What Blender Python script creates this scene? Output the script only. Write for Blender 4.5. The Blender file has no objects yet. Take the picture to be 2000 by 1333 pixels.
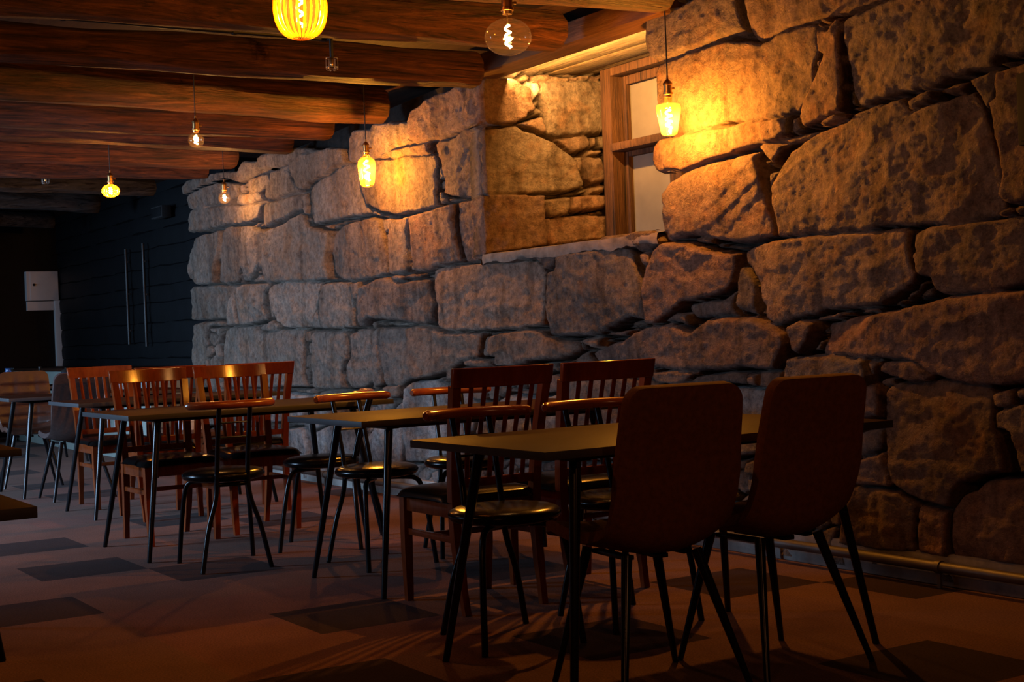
import bpy, bmesh, math, random
import numpy as np
from mathutils import Vector, Matrix
random.seed(7)
PI = math.pi
C = bpy.context.scene.collection
SC = bpy.context.scene

# ------------------------------------------------------------------ helpers
class MB:
    """collects shapes and links them as ONE mesh object"""
    def __init__(self): self.v = []; self.f = []; self.mi = []
    def add(self, vs, fs, m=0):
        b = len(self.v); self.v += [tuple(p) for p in vs]
        self.f += [tuple(i + b for i in q) for q in fs]; self.mi += [m] * len(fs)
        return self
    def box(self, c, s, r=0.0, M=None, m=0):
        bm = bmesh.new(); bmesh.ops.create_cube(bm, size=1)
        for v in bm.verts: v.co = Vector((v.co.x * s[0], v.co.y * s[1], v.co.z * s[2]))
        if r: bmesh.ops.bevel(bm, geom=bm.edges[:], offset=r, segments=2, profile=.6, affect='EDGES')
        bm.verts.index_update()
        T = Matrix.Translation(c) @ (M.to_4x4() if M else Matrix.Identity(4))
        vs = [T @ v.co for v in bm.verts]; fs = [[v.index for v in f.verts] for f in bm.faces]; bm.free()
        return self.add(vs, fs, m)
    def tube(self, pts, rad, n=12, caps=True, sx=1.0, sz=1.0, square=False, up=None, m=0):
        pts = [Vector(p) for p in pts]; k = len(pts)
        if not hasattr(rad, '__len__'): rad = [rad] * k
        vs = []; ref = Vector(up) if up else Vector((0, 0, 1))
        t0 = (pts[1] - pts[0]).normalized()
        if abs(t0.dot(ref)) > .95: ref = Vector((0, 1, 0))
        x = ref.cross(t0).normalized()
        for i, p in enumerate(pts):
            t = (pts[min(i + 1, k - 1)] - pts[max(i - 1, 0)]).normalized()
            x = (x - t * x.dot(t)).normalized(); y = t.cross(x)
            for j in range(n):
                a = 2 * PI * j / n + (PI / 4 if square else 0); q = 1.41421 if square else 1
                vs.append(p + x * (math.cos(a) * rad[i] * sx * q) + y * (math.sin(a) * rad[i] * sz * q))
        fs = [(i * n + j, i * n + (j + 1) % n, (i + 1) * n + (j + 1) % n, (i + 1) * n + j) for i in range(k - 1) for j in range(n)]
        if caps: fs += [tuple(range(n - 1, -1, -1)), tuple((k - 1) * n + j for j in range(n))]
        return self.add(vs, fs, m)
    def lathe(self, prof, n=24, c=(0, 0, 0), rib=0, ramp=0.0, m=0):
        vs = []; 
        for r, z in prof:
            for j in range(n):
                a = 2 * PI * j / n; q = r * (1 + (ramp * math.cos(rib * a) if rib else 0))
                vs.append((c[0] + q * math.cos(a), c[1] + q * math.sin(a), c[2] + z))
        k = len(prof)
        fs = [(i * n + j, i * n + (j + 1) % n, (i + 1) * n + (j + 1) % n, (i + 1) * n + j) for i in range(k - 1) for j in range(n)]
        return self.add(vs, fs, m)
    def build(self, name, mat, parent=None, smooth=40, loc=None):
        me = bpy.data.meshes.new(name); me.from_pydata(self.v, [], self.f)
        mats = mat if isinstance(mat, (list, tuple)) else [mat]
        for q in mats: me.materials.append(q)
        if len(mats) > 1: me.polygons.foreach_set('material_index', self.mi)
        bm = bmesh.new(); bm.from_mesh(me); bmesh.ops.recalc_face_normals(bm, faces=bm.faces[:]); bm.to_mesh(me); bm.free()
        if smooth:
            me.polygons.foreach_set('use_smooth', [True] * len(me.polygons)); me.set_sharp_from_angle(angle=math.radians(smooth))
        o = bpy.data.objects.new(name, me); C.objects.link(o)
        if parent: o.parent = parent
        if loc: o.location = loc
        return o

def curve(pts, n=8):
    """smooth path through points (Catmull-Rom)"""
    P = [Vector(p) for p in pts]; P = [P[0] * 2 - P[1]] + P + [P[-1] * 2 - P[-2]]; out = []
    for i in range(1, len(P) - 2):
        for j in range(n):
            t = j / n; a, b, c, d = P[i - 1], P[i], P[i + 1], P[i + 2]
            out.append(.5 * ((2 * b) + (c - a) * t + (2 * a - 5 * b + 4 * c - d) * t * t + (3 * b - a - 3 * c + d) * t ** 3))
    return out + [P[-2]]

def empty(name, loc=(0, 0, 0), rz=0):
    o = bpy.data.objects.new(name, None); C.objects.link(o); o.location = loc; o.rotation_euler = (0, 0, rz); o.empty_display_size = .1
    return o
def tag(o, label, cat, group=None):
    o['label'] = label; o['category'] = cat
    if group: o['group'] = group
    return o
def struct(o): o['kind'] = 'structure'; return o
def copy_tree(o, parent=None):
    c = o.copy(); C.objects.link(c)
    if parent: c.parent = parent
    for ch in list(o.children): copy_tree(ch, c)
    return c

# ------------------------------------------------------------------ materials
def mat(name):
    m = bpy.data.materials.new(name); m.use_nodes = True
    return m, m.node_tree.nodes, m.node_tree.links, m.node_tree.nodes['Principled BSDF']
def noise(N, L, vec, scale, detail=4, rough=.6, dist=0):
    n = N.new('ShaderNodeTexNoise'); n.inputs['Scale'].default_value = scale; n.inputs['Detail'].default_value = detail
    n.inputs['Roughness'].default_value = rough; n.inputs['Distortion'].default_value = dist
    if vec is not None: L.new(vec, n.inputs['Vector'])
    return n.outputs['Fac']
def ramp(N, L, fac, stops):
    r = N.new('ShaderNodeValToRGB'); e = r.color_ramp.elements
    while len(e) < len(stops): e.new(.5)
    for q, (p, c) in zip(e, stops): q.position = p; q.color = (*c, 1)
    L.new(fac, r.inputs['Fac']); return r.outputs['Color']
def mapping(N, L, scale=(1, 1, 1), src='Object', rot=(0, 0, 0)):
    t = N.new('ShaderNodeTexCoord'); mp = N.new('ShaderNodeMapping'); mp.inputs['Scale'].default_value = scale; mp.inputs['Rotation'].default_value = rot
    L.new(t.outputs[src], mp.inputs['Vector']); return mp.outputs['Vector']
def bump(N, L, b, h, s, d=.01):
    n = N.new('ShaderNodeBump'); n.inputs['Strength'].default_value = s; n.inputs['Distance'].default_value = d
    L.new(h, n.inputs['Height']); L.new(n.outputs['Normal'], b.inputs['Normal']); return n
def mult(N, L, a, b, fac=1.0, mode='MULTIPLY'):
    m = N.new('ShaderNodeMix'); m.data_type = 'RGBA'; m.blend_type = mode; m.inputs['Factor'].default_value = fac
    L.new(a, m.inputs['A']); L.new(b, m.inputs['B']); return m.outputs['Result']

def plain(name, col, rough=.5, metal=0, var=.15, scale=8, bmp=.0, bscale=60, spec=.5):
    m, N, L, b = mat(name); v = mapping(N, L)
    c = ramp(N, L, noise(N, L, v, scale), [(.3, [x * (1 - var) for x in col]), (.7, [min(1, x * (1 + var)) for x in col])])
    L.new(c, b.inputs['Base Color']); b.inputs['Roughness'].default_value = rough; b.inputs['Metallic'].default_value = metal
    b.inputs['Specular IOR Level'].default_value = spec
    if bmp: bump(N, L, b, noise(N, L, v, bscale), bmp, .004)
    return m

def wood(name, dark, mid, light, stretch, scale, rough, bmp, spec=.5, coat=0, crack=False):
    m, N, L, b = mat(name); v = mapping(N, L, stretch)
    a = noise(N, L, v, scale, 6, .65, .6)
    c = ramp(N, L, a, [(.28, dark), (.5, mid), (.74, light)])
    big = ramp(N, L, noise(N, L, mapping(N, L), 2.2, 3), [(.3, (.62, .58, .55)), (.7, (1, 1, 1))])
    c = mult(N, L, c, big)
    if crack:
        v2 = mapping(N, L, [q * 2.2 if q > 2 else q * .5 for q in stretch])
        c = mult(N, L, c, ramp(N, L, noise(N, L, v2, scale, 5, .6, .3), [(.36, (.25, .22, .2)), (.46, (1, 1, 1))]))
    L.new(c, b.inputs['Base Color'])
    b.inputs['Roughness'].default_value = rough; b.inputs['Specular IOR Level'].default_value = spec
    b.inputs['Coat Weight'].default_value = coat; b.inputs['Coat Roughness'].default_value = .2
    if bmp: bump(N, L, b, noise(N, L, v, scale * 2.2, 6, .72), bmp, .03 if crack else .008)
    return m

def stone_mat():
    m, N, L, b = mat('stone'); v = mapping(N, L)
    at = N.new('ShaderNodeAttribute'); at.attribute_name = 'tone'
    big = ramp(N, L, noise(N, L, v, 3.2, 5, .62, .4), [(.3, (.74, .69, .65)), (.52, (.97, .95, .93)), (.75, (1.2, 1.15, 1.08))])
    fine = ramp(N, L, noise(N, L, v, 26, 6, .75), [(.32, (.48, .45, .43)), (.5, (1, .98, .96)), (.72, (1.55, 1.5, 1.42))])
    rust = ramp(N, L, noise(N, L, v, 6.5, 4, .6, .8), [(.5, (1, 1, 1)), (.75, (1.1, .84, .64))])
    streak = ramp(N, L, noise(N, L, mapping(N, L, (1, 1, .14)), 9, 4, .6), [(.36, (.62, .6, .58)), (.5, (1, 1, 1))])
    c = mult(N, L, mult(N, L, mult(N, L, at.outputs['Color'], big), mult(N, L, fine, rust)), streak)
    L.new(c, b.inputs['Base Color']); b.inputs['Roughness'].default_value = .88; b.inputs['Specular IOR Level'].default_value = .25
    h = N.new('ShaderNodeMath'); h.operation = 'ADD'
    L.new(noise(N, L, v, 24, 10, .74, .5), h.inputs[0]); L.new(noise(N, L, v, 95, 5, .75), h.inputs[1])
    bump(N, L, b, h.outputs[0], 1.0, .034)
    return m

def thin_glass(name, tint, body=0.0, body_col=(1, .5, .1), gloss=.05, amount=1.0):
    """thin clear or tinted bulb glass: transparent, a fresnel reflection and, when tinted, some translucent body"""
    m, N, L, b = mat(name); N.remove(b); out = N['Material Output']
    tr = N.new('ShaderNodeBsdfTransparent'); tr.inputs['Color'].default_value = (*tint, 1)
    g = N.new('ShaderNodeBsdfGlossy'); g.inputs['Roughness'].default_value = gloss
    lw = N.new('ShaderNodeLayerWeight'); lw.inputs['Blend'].default_value = .5; pw = N.new('ShaderNodeMath'); pw.operation = 'POWER'; pw.inputs[1].default_value = 4.5
    fr = N.new('ShaderNodeMath'); fr.operation = 'MULTIPLY_ADD'; fr.inputs[1].default_value = .75; fr.inputs[2].default_value = .045; L.new(lw.outputs['Facing'], pw.inputs[0]); L.new(pw.outputs[0], fr.inputs[0])
    mx = N.new('ShaderNodeMixShader'); L.new(fr.outputs[0], mx.inputs[0]); 
    last = tr.outputs[0]
    if body:
        tl = N.new('ShaderNodeBsdfTranslucent'); tl.inputs['Color'].default_value = (*body_col, 1)
        m2 = N.new('ShaderNodeMixShader'); m2.inputs[0].default_value = body; L.new(tr.outputs[0], m2.inputs[1]); L.new(tl.outputs[0], m2.inputs[2]); last = m2.outputs[0]
    L.new(last, mx.inputs[1]); L.new(g.outputs[0], mx.inputs[2]); L.new(mx.outputs[0], out.inputs['Surface'])
    return m
def emit(name, col, s):
    m, N, L, b = mat(name); b.inputs['Base Color'].default_value = (*col, 1); b.inputs['Emission Color'].default_value = (*col, 1); b.inputs['Emission Strength'].default_value = s
    return m

def carpet(name, col):
    m, N, L, b = mat(name); v = mapping(N, L)
    c = ramp(N, L, noise(N, L, v, 140, 3, .8), [(.3, [x * .55 for x in col]), (.7, [x * 1.5 for x in col])])
    c2 = ramp(N, L, noise(N, L, v, 2.0, 3), [(.3, (.8, .8, .8)), (.7, (1.1, 1.1, 1.1))])
    L.new(mult(N, L, c, c2), b.inputs['Base Color']); b.inputs['Roughness'].default_value = .95; b.inputs['Specular IOR Level'].default_value = .02; b.inputs['Sheen Weight'].default_value = .025; b.inputs['Sheen Roughness'].default_value = .5
    bump(N, L, b, noise(N, L, v, 260, 2), .5, .004); return m

STONE = stone_mat()
LOG = wood('log_wood', (.014, .005, .0025), (.105, .033, .011), (.29, .10, .034), (7, .6, 7), 4.2, .62, 1.0, .35, 0, True)
DAYLITLOG = wood('daylit_log_wood', (.030, .028, .026), (.075, .07, .066), (.15, .14, .13), (6, .55, 6), 3.2, .75, 1.0, .3, 0, True)  # log wood with the grey cast of daylight put into its colour
TIMBER = wood('sawn_timber', (.045, .018, .009), (.12, .05, .022), (.22, .10, .045), (.6, 6, 6), 3.5, .65, .5, .35)
OLDBOARD = wood('weathered_board', (.03, .018, .010), (.22, .145, .075), (.40, .30, .18), (.8, 16, 16), 4, .75, 1.0, .25, 0, True)
CHAIRWOOD = wood('varnished_wood', (.125, .024, .007), (.19, .040, .011), (.25, .060, .016), (5, 5, .8), 5, .13, .02, .22, 0)
RAILWOOD = wood('varnished_rail', (.16, .034, .009), (.27, .062, .014), (.35, .095, .022), (5, .8, 5), 5, .25, .03, .5, .5)
FRAMEWOOD = wood('window_wood', (.035, .013, .005), (.09, .036, .012), (.15, .066, .024), (7, 7, .7), 4, .7, .8, .25, 0, True)
VINYL = plain('black_vinyl', (.004, .0036, .0036), .22, 0, .2, 12, .06, 90, .2)
STEEL = plain('black_steel', (.005, .005, .006), .22, .0, .2, 20, 0, 1, .25)
LAMINATE = plain('dark_laminate', (.027, .0115, .007), .5, 0, .18, 40, .05, 300, .03)
LAMEDGE = plain('laminate_edge', (.030, .030, .033), .5, 0, .1, 20)
FABRIC = plain('brown_fabric', (.15, .055, .028), .92, 0, .22, 55, .35, 260, .15)
GREYFABRIC = plain('dark_brown_fabric', (.055, .036, .032), .92, 0, .2, 55, .3, 260, .15)
LEATHER = plain('brown_leather', (.055, .020, .011), .42, 0, .25, 16, .2, 120, .5)
BRASS = plain('aged_brass', (.42, .24, .09), .32, 1, .2, 30)
CORD = plain('black_cord', (.01, .009, .008), .7)
BLACKPAINT = plain('black_paint', (.0018, .0022, .0030), .6, 0, .3, 5, .5, 24, .22)
BLACKHOLE = plain('matte_black', (.004, .004, .004), .9)
WHITEMETAL = plain('white_painted_metal', (.62, .60, .58), .45, 0, .04)
PALEPANEL = plain('pale_counter_panel', (.21, .24, .21), .6, 0, .06)
SILLSTONE = plain('sill_mortar', (.17, .125, .095), .9, 0, .45, 9, 1.0, 30, .2)
CONCRETE = plain('concrete', (.24, .215, .19), .9, 0, .35, 7, .6, 40, .2)
PIPEM = plain('painted_pipe', (.085, .068, .055), .5, .3, .2, 14)
DARKPIPE = plain('dark_pipe', (.007, .008, .009), .5, 0, .2)
CHROME = plain('bright_wire', (.6, .58, .55), .3, 1, .05)
DARKWALL = plain('dark_plaster', (.035, .030, .028), .9, 0, .2)
CEIL = wood('ceiling_board', (.02, .009, .005), (.05, .02, .01), (.08, .035, .017), (.5, 5, 5), 3, .8, .3, .2)
CLEAR = thin_glass('clear_bulb_glass', (.97, .93, .86), .002, (1, .7, .4))
AMBER = thin_glass('amber_bulb_glass', (.95, .68, .26), .025, (1, .62, .14))
RIBBED = thin_glass('ribbed_amber_glass', (.92, .64, .22), .02, (1, .60, .12), .08)
RIBGLASS = thin_glass('thick_amber_rib', (.9, .55, .14), .42, (1, .62, .14), .1)
FILAMENT = emit('glowing_filament', (1, .55, .17), 120)
CAP = [carpet('carpet_brown', (.138, .072, .052)), carpet('carpet_dark', (.036, .021, .018)), carpet('carpet_russet', (.148, .068, .050))]
PANE = plain('dusty_pane', (.14, .115, .085), .3, 0, .2, 3, .1, 9, .5)
BLUE = plain('blue_glazed', (.02, .06, .16), .18, 0, .1)
LINEN = plain('grey_linen', (.24, .26, .28), .8)
# ------------------------------------------------------------------ camera
cam = bpy.data.cameras.new('camera'); co = bpy.data.objects.new('camera', cam); C.objects.link(co)
cam.sensor_width = 36; cam.lens = 50.226; cam.clip_end = 100
yaw, pitch, roll = -1.00920632, -0.00641998, -0.03894031
fw = Vector((math.sin(yaw) * math.cos(pitch), math.cos(yaw) * math.cos(pitch), math.sin(pitch)))
rt = Vector((math.cos(yaw), -math.sin(yaw), 0)); up = rt.cross(fw)
r2 = rt * math.cos(roll) + up * math.sin(roll); u2 = -rt * math.sin(roll) + up * math.cos(roll)
Rm = Matrix((r2, u2, -fw)).transposed()
co.matrix_world = Matrix.Translation((0, 0, 1.074)) @ Rm.to_4x4(); SC.camera = co
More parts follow.
